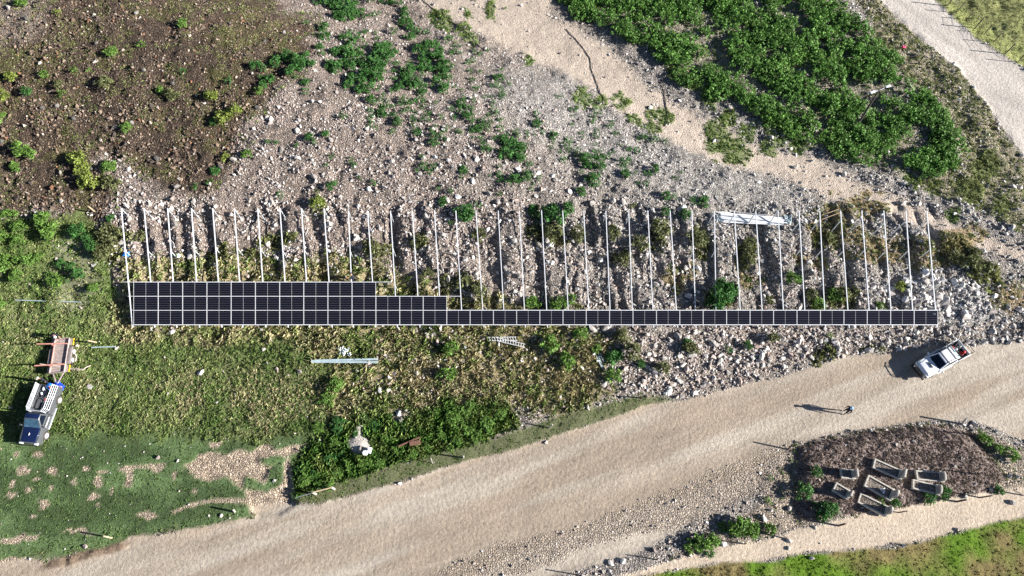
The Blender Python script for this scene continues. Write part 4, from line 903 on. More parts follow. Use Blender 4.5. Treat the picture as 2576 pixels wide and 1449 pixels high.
# white lettering band along the door, unreadable from the air: a few strokes
lt = MB()
for i in range(9):
    x_ = .98 - i * .105; lt.box((x_, .915, .86 + .03 * math.sin(i * 2)), (.055, .006, .11 + .04 * (i % 3 == 0))); lt.box((x_ - .03, .915, .80 + .08 * (i % 2)), (.05, .006, .022))
lt.build('door_lettering', M['wplast'], bt)
MB().box((1.75, -.04, 1.19), (.22, .05, .05), .015).build('bonnet_ornament', M['wplast'], bt)
ci_ = [('crate', 'grey crate along the left wall of the single-cab pickup bed', 'crate', MB().box((0, 0, .13), (.8, .28, .26), .02), 'grey', (-.95, -.5, ZB), 0), ('crate', 'black crate behind the cab in the single-cab pickup bed', 'crate', MB().box((0, 0, .18), (.7, .5, .36), .03), 'black', (-.75, .30, ZB), 0),
       ('machine', 'black drilling machine with grey tubes in the single-cab pickup bed', 'machine', MB().box((0, 0, .22), (.5, .4, .44), .05).tube([(-.5, -.3, .3), (.5, .3, .55)], .04).tube([(-.4, .3, .2), (.5, -.2, .6)], .03), 'black', (-1.9, .15, ZB), .3),
       ('sack', 'white plastic sack at the tail of the single-cab pickup', 'sack', MB().box((0, 0, .18), (.45, .4, .36), .11, None, (.7, .6)), 'wplast', (-2.3, -.48, ZB), .3), ('sack', 'white plastic sack in the middle of the single-cab pickup bed', 'sack', MB().box((0, 0, .16), (.4, .3, .32), .1, None, (.7, .6)), 'wplast', (-1.85, -.52, ZB), .9),
       ('pipe', 'grey pipe lying along the single-cab pickup bed', 'pipe', MB().tube([(-.8, 0, .06), (.8, 0, .06)], .05, 8), 'silver', (-1.2, -.15, ZB), .05), ('gas_bottle', 'red bottle in the middle of the single-cab pickup bed', 'bottle', MB().lathe([(.09, 0), (.1, .03), (.1, .3), (.03, .38)], 10, 'z'), 'red', (-1.35, .05, ZB), 0)]
for a in ci_: cargo(bt, a[0], a[1], a[2], a[3], M[a[4]], a[5], a[6])

# flat-bed trailer behind it
def trp(x, y, z): return unz(.639 * (140 + x / 5.573), .639 * (1290 + y / 5.573), z)
q1, q2 = trp(600, 250, .75), trp(480, 990, .75)
dv = (q1 - q2); dv.z = 0; TL = dv.length; dv.normalize(); angt = math.atan2(dv.y, dv.x)
tc_ = (q1 + q2) / 2; tc_.z = hz(tc_.x, tc_.y)
tr = thing('trailer', 'brown flat-bed trailer with two red bars and frayed straps in the grass', 'trailer', tc_, angt)
# local x points away from the pickup, y to the image left
hx = TL / 2
for i in range(9):
    x_ = -hx + TL * (i + .5) / 9; MB().box((x_, 0, .62), (TL / 9 - .012, 1.20, .05), .004).build('deck_plank', M['deck'], tr)
MB().box((0, 0, .56), (TL, 1.1, .06)).build('chassis', M['black'], tr)
for sy in (-1, 1):
    MB().box((0, sy * .63, .73), (TL, .045, .20), .008).build('side_board', M['deck'], tr)
    MB().hexa([(-.85, sy * .68, .62), (.85, sy * .68, .62), (.85, sy * 1.02, .62), (-.85, sy * 1.02, .62), (-.62, sy * .68, .74), (.62, sy * .68, .74), (.62, sy * 1.0, .74), (-.62, sy * 1.0, .74)], .02).build('fender', M['fend'], tr, 40)
    for x_ in (-.40, .40):
        wheel(tr, x_, sy * .86, .33, .22, sy)
    for e in (-1, 1):
        MB().box((e * (hx - .33), sy * .80, .60), (.62, .30, .10), .01).build('corner_deck', M['deck'], tr)
        if sy < 0: MB().box((e * (hx - .33), sy * .965, .62), (.62, .025, .13)).build('reflective_tape', M['yellow'], tr)
for e in (-1, 1): MB().box((e * (hx + .02), 0, .74), (.045, 1.3, .22), .008).build('end_board', M['deck'], tr)
MB().beam((-hx, -.45, .52), (-hx - 1.05, 0, .50), .08, .08).beam((-hx, .45, .52), (-hx - 1.05, 0, .50), .08, .08).build('drawbar', M['deck'], tr)
for e, ext in ((1, 1.75), (-1, 1.6)):
    x_ = e * (hx - .62)
    MB().beam((x_, -.66, 1.0), (x_ + .05 * e, ext, 1.45), .09, .09).build('cross_bar', M['redp'], tr)
    for y_ in (-.62, .62): MB().beam((x_, y_, .62), (x_, y_, 1.02 + .25 * (y_ > 0)), .06, .06).build('upright', M['redp'], tr)
MB().beam((-hx + .5, .56, .86), (hx - .5, .56, .86), .05, .05).build('long_bar', M['redp'], tr)
MB().beam((-hx + .45, -.35, 1.05), (-hx + .75, 1.25, 1.3), .05, .05).build('pale_bar', M['rope'], tr)
def tline(pts, z=.12): return [unp(.639 * (140 + x / 5.573), .639 * (1290 + y / 5.573), z) for x, y in pts]
for nm, lb, pts in (('strap', 'frayed pale strap hanging off the trailer beside its wheels', [(700, 430), (800, 460), (880, 500), (850, 560), (900, 620), (890, 680), (870, 740)]), ('strap', 'frayed pale strap trailing from the trailer into the grass', [(640, 840), (720, 880), (810, 905), (930, 905), (1030, 930), (1090, 880), (1150, 850), (1210, 830)])):
    P_ = tline(pts); r_ = random.Random(len(pts)); mb = MB().tube(P_, .045, 5)
    for i in range(26):
        k_ = r_.randrange(len(P_) - 1); p = P_[k_].lerp(P_[k_ + 1], r_.random()); mb.beam(p, p + Vector((r_.uniform(-.2, .2), r_.uniform(-.2, .2), r_.uniform(-.02, .06))), .035, .01)
    tag(local(mb.build(nm, M['rope'])), lb, 'strap', 'frayed straps of the trailer')

# ------------------------------------------------------------------ people
def person(label, loc, rz, joints, shirt, trousers, skin, cap=None, hair=None, shoe=None):
    """joints: name -> (x forward, y left, z up) in metres; body grown as one skinned surface"""
    J = joints; names = list(J); me = bpy.data.meshes.new('person')
    E = [('pel', 'wai'), ('wai', 'che'), ('che', 'nec'), ('nec', 'hea'), ('hea', 'top')]
    for s in 'lr': E += [('che', 'sh' + s), ('sh' + s, 'el' + s), ('el' + s, 'wr' + s), ('wr' + s, 'pa' + s), ('pel', 'hi' + s), ('hi' + s, 'kn' + s), ('kn' + s, 'an' + s), ('an' + s, 'to' + s)]
    me.from_pydata([J[n] for n in names], [(names.index(a), names.index(b)) for a, b in E], [])
    o = bpy.data.objects.new('tmp', me); col.objects.link(o)
    md = o.modifiers.new('s', 'SKIN'); R = dict(pel=.15, wai=.14, che=.16, nec=.06, hea=.095, top=.075, sh=.075, el=.05, wr=.034, pa=.038, hi=.10, kn=.065, an=.045, to=.045)
    for i, n in enumerate(names):
        r_ = R.get(n, R.get(n[:2], .05)); me.skin_vertices[0].data[i].radius = (r_, r_)
    me.skin_vertices[0].data[names.index('pel')].use_root = True
    o.modifiers.new('b', 'SUBSURF').levels = 1
    dg = bpy.context.evaluated_depsgraph_get(); bm = bmesh.new(); bm.from_mesh(o.evaluated_get(dg).to_mesh())
    bpy.data.objects.remove(o)
    groups = {'shirt': ['wai', 'che', 'shl', 'shr', 'ell', 'elr'], 'skin': ['nec', 'hea', 'top', 'wrl', 'wrr', 'pal', 'par'], 'trou': ['pel', 'hil', 'hir', 'knl', 'knr'], 'shoe': ['tol', 'tor', 'anl', 'anr']}
    ix = {'skin': 0, 'shirt': 1, 'trou': 2, 'shoe': 3}
    for f in bm.faces:
        c = f.calc_center_median(); best = min(names, key=lambda n: (Vector(J[n]) - c).length - R.get(n, R.get(n[:2], .05)))
        f.material_index = next(ix[g_] for g_, L_ in groups.items() if best in L_); f.smooth = True
    mb = MB(); mb.bm.free(); mb.bm = bm
    n0 = len(bm.faces)
    for s in 'lr':
        p = Vector(J['pa' + s]); d = (p - Vector(J['wr' + s])).normalized(); sd = d.cross(Vector((0, 0, 1))).normalized()
        for k in range(4):
            a = p + sd * (.028 * (k - 1.5)) + d * .02; L_ = (.07, .082, .078, .06)[k]; cz = Vector((0, 0, -.02))
            mb.tube([a, a + d * L_ * .55, a + d * L_ + cz], .010, 5, True, .007)
        a = p - d * .02 + sd * (-.04 if s == 'l' else .04); mb.tube([a, a + (d + sd * (-.8 if s == 'l' else .8)).normalized() * .06], .012, 5, True, .008)
    hd = Vector(J['hea']); tp = Vector(J['top']); upv = (tp - hd).normalized(); fw = Vector(J.get('look', (1, 0, 0))) if False else (Vector((1, 0, 0)) - upv * upv.x).normalized()
    mb.tube([hd + fw * .085, hd + fw * .118 - upv * .02], .016, 5)
    for k in (-1, 1):
        sv = upv.cross(fw) * k; mb.tube([hd + sv * .085, hd + sv * .108], .022, 6)
    t = mb.build('person', [skin, shirt, trousers, shoe or M['black']], None); t.location = loc; t.rotation_euler = (0, 0, rz)
    tag(t, label, 'person')
    for k in (-1, 1):
        e = MB().lathe([(.012, 0), (.006, .008)], 8, 'y').build('eye', M['black'], t); e.location = hd + fw * .088 + upv.cross(fw) * .033 * k + upv * .012
    c = tp + upv * .0
    if cap:
        mb = MB(); mb.lathe([(.112, 0), (.110, .05), (.085, .09), (.04, .112)], 14, 'z'); mb.box((.12, 0, .008), (.13, .15, .016), .006)
        k_ = mb.build('cap', cap, t, 50); k_.location = c - upv * .03; k_.rotation_euler = upv.to_track_quat('Z', 'Y').to_euler()
        k_.rotation_euler = Matrix((fw, upv.cross(fw), upv)).transposed().to_euler()
    else:
        k_ = MB().lathe([(.104, -.04), (.106, .02), (.08, .07), (.03, .09)], 14, 'z').build('hair', M['black'], t, 60); k_.location = c - upv * .02; k_.rotation_euler = Matrix((fw, upv.cross(fw), upv)).transposed().to_euler()
    return t
STAND = dict(pel=(0, 0, .95), wai=(.01, 0, 1.12), che=(0, 0, 1.34), nec=(0, 0, 1.52), hea=(.03, 0, 1.63), top=(.02, 0, 1.73),
             shl=(0, .19, 1.42), ell=(-.02, .27, 1.14), wrl=(.10, .26, .92), pal=(.14, .25, .86), shr=(0, -.19, 1.42), elr=(-.04, -.27, 1.15), wrr=(.06, -.28, .91), par=(.09, -.28, .84),
             hil=(0, .10, .88), knl=(.06, .12, .50), anl=(.02, .14, .10), tol=(.18, .16, .05), hir=(0, -.10, .88), knr=(-.02, -.12, .49), anr=(-.12, -.14, .10), tor=(.04, -.15, .05))
BEND = dict(pel=(-.12, 0, .90), wai=(.02, 0, 1.02), che=(.24, 0, 1.10), nec=(.40, 0, 1.17), hea=(.50, 0, 1.18), top=(.60, 0, 1.20),
            shl=(.28, .19, 1.12), ell=(.40, .22, .86), wrl=(.58, .16, .72), pal=(.65, .14, .68), shr=(.28, -.19, 1.12), elr=(.42, -.22, .86), wrr=(.60, -.14, .74), par=(.67, -.12, .71),
            hil=(-.10, .10, .84), knl=(.06, .14, .48), anl=(-.06, .15, .10), tol=(.10, .17, .05), hir=(-.10, -.10, .84), knr=(.02, -.13, .47), anr=(-.14, -.14, .10), tor=(.02, -.15, .05))
REACH = dict(STAND); REACH.update(ell=(.22, .24, 1.20), wrl=(.42, .16, 1.28), pal=(.50, .14, 1.30), elr=(.22, -.24, 1.20), wrr=(.42, -.16, 1.28), par=(.50, -.14, 1.30), hea=(.08, 0, 1.62), top=(.10, 0, 1.72), nec=(.03, 0, 1.51))
p = unp(2122, 1038); person('person in dark clothes and pale blue cap walking on the dirt road', p, math.radians(200), STAND, M['cloth'], M['cloth'], M['skin'], cap=M['capblue'])
p = unp(147, 850); person('person in black bending over behind the trailer', p, math.radians(-35), BEND, M['cloth'], M['cloth'], M['skin2'], cap=M['wplast'])
p = unp(138, 975); person('person in bright blue with red cap at the pickup tailgate', p, math.radians(-40), BEND, M['lblue'], M['blue'], M['skin2'], cap=M['red'])
p = unp(131, 968) + Vector((-.25, .15, 0)); person('person in black with grey cap at the pickup tailgate', p, math.radians(-110), STAND, M['cloth'], M['cloth'], M['skin'], cap=M['rope'])
p = unp(893, 708); person('bare-headed person in black standing behind the top panel row', p, math.radians(190), REACH, M['cloth'], M['cloth'], M['skin2'])
# crumpled blue tarpaulin over the corner of the tailgate
def sheet(name, label, cat, c, sx, sy, h, m, seed, rz=0):
    r_ = np.random.default_rng(seed); n = 12; V = []; T = []
    for i in range(n):
        for j in range(n):
            u_, v_ = i / (n - 1) - .5, j / (n - 1) - .5; e = 1 + .25 * vn(np.array([i * .6 + seed]), np.array([j * .6]), seed)[0]
            V.append((u_ * sx * e, v_ * sy * e, h * (.4 + .8 * vn(np.array([i * .9]), np.array([j * .9 + seed]), 3)[0]) * (1 - 2.6 * max(abs(u_), abs(v_)) ** 3 * 2)))
    for i in range(n - 1):
        for j in range(n - 1): T.append((i * n + j, (i + 1) * n + j, (i + 1) * n + j + 1, i * n + j + 1))
    me = raw_mesh(name, V, T, m, smooth=True); o = add(name, me); o.location = c; o.rotation_euler = (0, 0, rz)
    so_ = o.modifiers.new('t', 'SOLIDIFY'); so_.thickness = .01; tag(o, label, cat); return o
p = unp(155, 974); sheet('tarpaulin', 'crumpled blue tarpaulin beside the pickup tailgate', 'tarpaulin', p + Vector((0, 0, .25)), .95, .55, .55, M['blue'], 3, -.6)

# ------------------------------------------------------------------ beams, ladders and scrap on the ground
def lay(name, label, cat, pts, wd, ht, m, z=.10, group=None, n=None):
    P_ = [unp(x, y, z) for x, y in pts]; mb = MB()
    for a, b in zip(P_[:-1], P_[1:]): mb.beam(a, b, wd, ht)
    return tag(local(mb.build(name, m)), label, cat, group)
for i, (y0, y1) in enumerate(((906.2, 902.5), (908.3, 905.0), (910.2, 909.8), (911.6, 912.4))):
    lay('metal_beam', f'{ORD[i]} bluish steel beam from the top in the bundle lying in the meadow', 'beam', [(783, y0), (950, y1)], .085, .09, M['galv'], .16, 'beam bundle in the meadow')
lay('metal_beam', 'short bluish rail in the grass right of the trailer', 'beam', [(230, 874), (291, 872)], .09, .07, M['galv'], .16)
lay('metal_beam', 'long thin rail half hidden in the weeds left of the panels', 'beam', [(38, 755), (203, 760)], .07, .06, M['galv'], .16)
for i, pts in enumerate([((400, 270), (500, 520)), ((540, 330), (790, 1010)), ((640, 160), (690, 280)), ((500, 170), (575, 280)), ((640, 300), (850, 650)), ((550, 640), (760, 1030)), ((420, 590), (620, 590)), ((330, 150), (210, 240))]):
    lay('channel_piece', ['upper left', 'long middle', 'short top right', 'short top', 'right-hand', 'long lower left', 'white crosswise', 'small far left'][i] + ' metal channel piece in the scrap by the stony bank', 'metal channel', [(1482.5 + x * .0441, 881.8 + y * .0441) for x, y in pts], .10 if i == 6 else .07, .06, M['wplast'] if i in (6, 7) else M['galv'], .14 + .02 * i, 'metal scrap by the bank')
# wrapped stack of white rails under the beams
def wp_(x, y, z=.2): return unp(1776.4 + x * .2458, 511.2 + y * .2458, z)
a0, a1, b0, b1 = wp_(145, 100, .3), wp_(150, 192, .3), wp_(785, 150, .3), wp_(800, 222, .3)
for i in range(9):
    t_ = i / 8; A_, B_ = a0.lerp(a1, t_), b0.lerp(b1, t_); e_ = (B_ - A_).normalized() * random.uniform(-.15, .25)
    for lv in (0, 1):
        if lv and i in (0, 8): continue
        o = MB().beam(A_ + Vector((0, 0, .085 * lv)) + e_ * (1 - lv), B_ + Vector((0, 0, .085 * lv)) + e_, .075, .08).build('white_rail', M['white'])
        tag(local(o), f'white rail, {ORD[i]} across from the uphill side in the {"upper" if lv else "lower"} layer of the stack', 'rail', 'stacked white rails under the beams')
for i, pts in enumerate([((110, 120), (135, 180)), ((125, 118), (110, 185)), ((140, 122), (148, 186)), ((800, 125), (830, 215)), ((815, 122), (850, 205)), ((835, 125), (820, 210)), ((868, 120), (872, 208)), ((855, 125), (858, 205))]):
    P_ = [wp_(x, y, .32) for x, y in pts]
    tag(local(MB().beam(P_[0], P_[1], .07, .07).build('bracket', M['galv'])), ['first', 'second', 'third', 'first', 'second', 'third', 'outermost', 'fourth'][i] + f' steel bracket crosswise at the {"left" if i < 3 else "right"} end of the white rail stack', 'bracket', 'steel brackets at the rail stack')
lay('metal_beam', 'single silver rail on the rubble just above the white rail stack', 'beam', [(1776.4 + 290 * .2458, 511.2 + 90 * .2458), (1776.4 + 630 * .2458, 511.2 + 124 * .2458)], .06, .06, M['rail'], .16)
lay('metal_beam', 'short silver rail at the upper left corner of the white rail stack', 'beam', [(1776.4 + 100 * .2458, 511.2 + 90 * .2458), (1776.4 + 240 * .2458, 511.2 + 96 * .2458)], .06, .06, M['rail'], .2)
lay('timber_batten', 'upper of two thin timber battens by the right-hand beams', 'batten', [(1776.4 + 1180 * .2458, 511.2 + 125 * .2458), (1776.4 + 1360 * .2458, 511.2 + 60 * .2458)], .05, .07, M['wood'], .25)
lay('timber_batten', 'lower of two thin timber battens by the right-hand beams', 'batten', [(1776.4 + 1185 * .2458, 511.2 + 165 * .2458), (1776.4 + 1370 * .2458, 511.2 + 97 * .2458)], .05, .07, M['wood'], .25)
def ladder(label, r0, r1, z):
    L0 = [unp(1214 + x * .0595, 830.7 + y * .0595, z) for x, y in r0]; L1 = [unp(1214 + x * .0595, 830.7 + y * .0595, z) for x, y in r1]
    for L_ in (L0, L1):
        m_ = (L0[0].z + L0[1].z + L1[0].z + L1[1].z) / 4
        for p in L_: p.z = m_
    c = (L0[0] + L0[1] + L1[0] + L1[1]) / 4; t = thing('ladder', label, 'ladder', c, 0, 'aluminium ladder sections in the dry grass')
    for L_ in (L0, L1): MB().beam(L_[0] - c, L_[1] - c, .045, .07).build('side_rail', M['alu'], t)
    for i in range(11):
        s_ = (i + .5) / 11; MB().tube([L0[0].lerp(L0[1], s_) - c, L1[0].lerp(L1[1], s_) - c], .022, 6).build('rung', M['alu'], t)
ladder('straight aluminium ladder section lying level in the dry grass', ((200, 290), (1430, 292)), ((280, 442), (1480, 452)), .20)
ladder('slanting aluminium ladder section lying across the level one', ((560, 285), (1800, 600)), ((600, 440), (1780, 742)), .32)
# heap of white clamps by the beam bundle
for i in range(20):
    a = random.uniform(0, 6.28); rr_ = math.sqrt(random.random()); x = 868 + rr_ * 15 * math.cos(a); y = 884 + rr_ * 11 * math.sin(a) + (x - 868) * .3
    p = unp(x, y, .14 + .10 * (1 - rr_)); L_ = random.uniform(.18, .38); an = random.uniform(0, 3.14)
    mb = MB().box((0, 0, 0), (L_, .09, .05), .008).box((L_ / 2 - .03, 0, .07), (.05, .09, .12), .008)
    o = mb.build('clamp', M['wplast'] if i % 4 else M['galv']); o.location = p; o.rotation_euler = (random.uniform(-.4, .4), random.uniform(-.4, .4), an)
    tag(o, f"{'white' if i % 4 else 'grey'} metal clamp in the heap above the beam bundle, {'left' if x < 868 else 'right'} {'upper' if y < 884 else 'lower'} part", 'clamp', 'heap of clamps')
p = unp(922, 1143); tag(MB().lathe([(.17, 0), (.20, .34), (.21, .35), (.21, .38), (.05, .40)], 16, 'z').build('bucket', M['wplast'], None, 40), 'white lidded bucket beside the soil heap', 'bucket').location = p + Vector((0, 0, .35))
o = MB().box((0, 0, .2), (.34, .5, .40), .04).lathe([(.06, .40), (.05, .45)], 10, 'z').build('jerrycan', M['wplast'], None, 40); o.location = unp(932, 1136) + Vector((0, 0, .35)); o.rotation_euler = (0, 0, -.2); tag(o, 'white square water can beside the soil heap', 'water can')
for i, (a, b, wd) in enumerate((((1002, 1123), (1056, 1100), .12), ((1030, 1117), (1058, 1112), .35))):
    lay('rusty_beam', ('long rusty steel beam in the rank growth', 'short rusty plate below the long rusty beam')[i], 'scrap metal', [a, b], wd, .10, M['rust'], .45)
p = unp(318, 640, .2); sheet('plastic_scrap', 'blue and white plastic scrap under the first beam', 'plastic', p, .5, .4, .25, M['lblue'], 5)
p = unp(1717 + 1668 / 3, 119, .1); sheet('plastic_scrap', 'pink plastic scrap on the rocks below the gravel road', 'plastic', p, .45, .3, .2, M['pink'], 6)
p = unp(449, 650, .1); tag(MB().lathe([(.22, 0), (.25, .12), (.12, .2)], 9, 'z').build('concrete_lump', M['wplast'], None, 30), 'white lump of concrete at the foot of the third beam', 'concrete lump').location = unp(449, 644)

# hoses
def hose(label, pts, r_=.035):
    P_ = []
    for (x0, y0), (x1, y1) in zip(pts[:-1], pts[1:]):
        for k in range(4): P_.append(unp(x0 + (x1 - x0) * k / 4 + random.uniform(-.6, .6), y0 + (y1 - y0) * k / 4, r_ * 1.5))
    P_.append(unp(*pts[-1], r_)); tag(local(MB().tube(P_, r_, 6).build('hose', M['hose'], None, 60)), label, 'hose', 'black hoses on the slope')
hose('black hose curving down the upper dirt band from the top edge', [(1058, -4), (1090, 22), (1127, 50), (1159, 68), (1185, 92), (1207, 118), (1222, 126)])
hose('black hose crossing the dirt band near the middle', [(1424, 73), (1450, 100), (1470, 125), (1485, 148), (1487, 172), (1500, 205), (1510, 235), (1524, 262)])
hose('short black hose right of the middle one', [(1660, 205), (1668, 225), (1674, 255), (1679, 290), (1672, 318)], .04)

# ------------------------------------------------------------------ posts, fence, lamp, gate
def post(name, label, bx, by, tx, ty, h, r_, m, cat='post', group=None, cap=False):
    b = unp(bx, by); t = unz(tx, ty, b.z + h)
    lim = (Vector((t.x, t.y, 0)) - Vector((b.x, b.y, 0))); 
    if lim.length > h * .35: t = b + Vector((lim.normalized().x * h * .35, lim.normalized().y * h * .35, h))
    mb = MB().tube([b - Vector((0, 0, .2)), t], r_ * 1.05, 8, True, r_ * .9)
    if cap: mb.tube([t, t + (t - b).normalized() * .03], r_ * .7, 8)
    return tag(local(mb.build(name, m, None, 50)), label, cat, group)
def C9(x, y): return 1717 + x / 3, 966 + y / 3
def C8(x, y): return 859 + x / 3, 966 + y / 3
def C7(x, y): return x / 3, 966 + y / 3
def C3(x, y): return 1717 + x / 3, y / 3
gcem = 'posts around the graves'
for lb, b, t, h, r_, m in (('thick concrete post at the upper right corner of the graves', C9(2115, 306), C9(2140, 258), 1.3, .09, 'conc'), ('dark post at the upper left corner of the graves', C9(795, 497), C9(832, 455), 1.2, .07, 'dwood'),
                           ('dark round post on the sandy edge below the right-hand graves', C9(2065, 888), C9(2142, 873), 1.2, .08, 'dwood'), ('dark round post on the sandy edge below the left-hand graves', C9(1175, 1070), C9(1228, 1054), 1.2, .08, 'dwood'),
                           ('slanting brown post right of the round one on the sandy edge', C9(2240, 857), C9(2338, 842), 1.3, .06, 'dwood'), ('thin brown post below the lowest grave', C9(1630, 970), C9(1696, 958), 1.2, .05, 'dwood'),
                           ('thin dark post in the dry weeds right of the graves', C9(2232, 682), C9(2265, 666), 1.3, .05, 'dwood'), ('thin dark post below the thick corner post', C9(2155, 376), C9(2192, 368), 1.3, .05, 'dwood'), ('thin stake at the far right of the grave plot', C9(2345, 572), C9(2365, 562), .8, .03, 'dwood'),
                           ('thin stake on the stony ground left of the graves', C9(800, 822), C9(812, 815), .7, .03, 'dwood'), ('low stake at the road edge above the graves', C9(1480, 374), C9(1490, 366), .8, .035, 'dwood'), ('low stake right of another at the road edge above the graves', C9(1750, 325), C9(1760, 318), .6, .035, 'dwood'),
                           ('dark post on the weedy strip between road and path', C9(470, 1208), C9(480, 1202), .9, .05, 'dwood')):
    post('fence_post', lb, *b, *t, h, r_, M[m], group=gcem)
# leaning struts
for lb, b, t in (('dark strut leaning over the white rocks on the path', C9(745, 1130), C9(800, 1172)), ('dark strut leaning at the right edge of the photo', C9(2500, 800), C9(2576, 842))):
    B_ = unp(*t); T_ = unz(*b, B_.z + .9)
    L_ = (T_ - B_); T_ = B_ + Vector((L_.x, L_.y, .9))
    tag(local(MB().tube([B_, T_], .06, 7).build('strut', M['dwood'], None, 50)), lb, 'strut', 'leaning struts by the path')
g2 = 'posts along the dirt road'
for lb, b, t, h, r_, m in (('dark post under the stony bank by the road', C8(2268, 102), C8(2275, 98), 1.0, .06, 'dwood'), ('concrete post leaning right on the mown strip', C8(1560, 335), C8(1600, 306), 1.0, .06, 'conc'), ('short concrete post on the mown strip below the rank growth', C8(918, 555), C8(922, 545), .95, .07, 'conc'),
                           ('dark post low on the pebbly verge, right one', C8(2382, 1326), C8(2390, 1320), .95, .05, 'dwood'), ('dark post low on the pebbly verge, left one', C8(1782, 1441), C8(1788, 1436), 1.05, .05, 'dwood'),
                           ('concrete post on the lawn above the round boulder', C7(1765, 965), C7(1772, 952), 1.0, .09, 'conc'), ('white timber post leaning left at the lawn edge', C7(845, 1163), C7(780, 1148), 1.1, .07, 'wood'),
                           ('pale timber post right of the trailer', (243, 860), (221, 857), 1.25, .07, 'wood'), ('pale timber post left of the first beam top', (240, 534), (222, 519), 1.2, .07, 'wood')):
    post('wooden_post' if m != 'conc' else 'concrete_post', lb, *b, *t, h, r_, M[m], group=g2)
# forked white stake
b = unp(*C8(690, 600)); tag(local(MB().tube([b, b + Vector((-.03, .1, .8))], .03, 6).tube([b + Vector((-.02, .08, .55)), b + Vector((-.12, .35, .85))], .025, 6).tube([b + Vector((-.02, .08, .55)), b + Vector((.22, -.05, .75))], .025, 6).build('forked_stake', M['conc'])), 'forked pale stake on the mown strip by the road', 'stake')
# boom gate
def Cg(x, y): return .639 * (1100 + x / 4.853), .639 * (1860 + y / 4.853)
g0, g1 = unp(*Cg(1050, 320)), unp(*Cg(695, 415)); gt = thing('boom_gate', 'white horizontal pole gate on two posts beside the dirt road', 'gate', (g0 + g1) / 2)
for g_ in (g0, g1): MB().tube([g_ - gt.location - Vector((0, 0, .1)), g_ - gt.location + Vector((0, 0, 1.0))], .09, 10).build('gate_post', M['conc'], gt, 50)
MB().beam(g0 - gt.location + Vector((0, 0, .98)), g1 - gt.location + Vector((0, 0, .98)), .09, .09).build('boom', M['wood'], gt)
g3 = unp(*Cg(300, 488), .35); MB().tube([g1 + Vector((0, 0, .9)) - gt.location, g1.lerp(g3, .5) + Vector((0, 0, .5)) - gt.location, g3 - gt.location], .022, 5).build('chain', M['silver'], gt)
lay('culvert_pipe', 'dark pipe end at the culvert under the track', 'pipe', [Cg(300, 540), Cg(380, 600)], .25, .2, M['hose'], .1)
# street lamp in the shrub field
lb_ = unp(2155, 319); lt_ = unz(2208, 224, lb_.z + 5.3); lt_ = Vector((lb_.x + (lt_.x - lb_.x) * .5, lb_.y + (lt_.y - lb_.y) * .8, lb_.z + 5.3))
sl_ = thing('lamp_pole', 'tall dark lamp pole with two lamp heads in the shrub field', 'lamp pole', lb_)
v = lt_ - lb_; MB().tube([(0, 0, -.3), v], .13, 10, True, .085).build('pole', M['pole'], sl_, 50)
for k, (dx, dy) in enumerate(((.9, .35), (-.75, -.35))):
    e = v + Vector((dx, dy, .12)); MB().tube([v - Vector((0, 0, .1)), e], .03, 6).build('arm', M['steel'], sl_)
    o = MB().box((0, 0, 0), (.55, .22, .10), .03).build('lamp_head', M['wplast'], sl_, 40); o.location = e; o.rotation_euler = (0, 0, math.atan2(dy, dx))
# wire fence beyond the gravel road
fp = [((2000, 40), (2030, 0)), ((2070, 90), (2100, 45)), ((2140, 155), (2175, 110)), ((2205, 215), (2250, 165)), ((2275, 260), (2305, 210)), ((2345, 320), (2380, 270)), ((2435, 405), (2475, 355)), ((2530, 470), (2560, 430))]
b0 = unp(*C3(*fp[3][0])); fn_ = thing('wire_fence', 'wire fence on thin stakes between gravel road and field', 'fence', b0); bs = []
for i, (b, t) in enumerate(fp):
    B_ = unp(*C3(*b)); T_ = B_ + Vector((random.uniform(-.08, .08), random.uniform(-.08, .08), 1.35 if i % 3 else 1.6)); bs.append((B_, T_))
    MB().tube([B_ - b0 - Vector((0, 0, .2)), T_ - b0], .06 if i % 3 == 0 else .045, 6).build('post', M['dwood'], fn_)
for k in range(3):
    MB().tube([B_.lerp(T_, .35 + .3 * k) - b0 for B_, T_ in bs], .012, 4).build('wire', M['wire'], fn_)
for lb, b, t, h in (('dark post at the top of the shrub field', (1305, 45), (1335, 0), 1.6), ('stake between the shrub field and the gravel road', (1780, 480), (1825, 420), 1.5), ('dark post on the sandy shoulder at the right edge', (2330, 950), (2375, 900), 1.4), ('thin stake inside the shrub field', (1350, 440), (1375, 405), 1.3)):
    post('fence_post', lb, *C3(*b), *C3(*t), h, .06, M['dwood'], group='stakes near the gravel road')

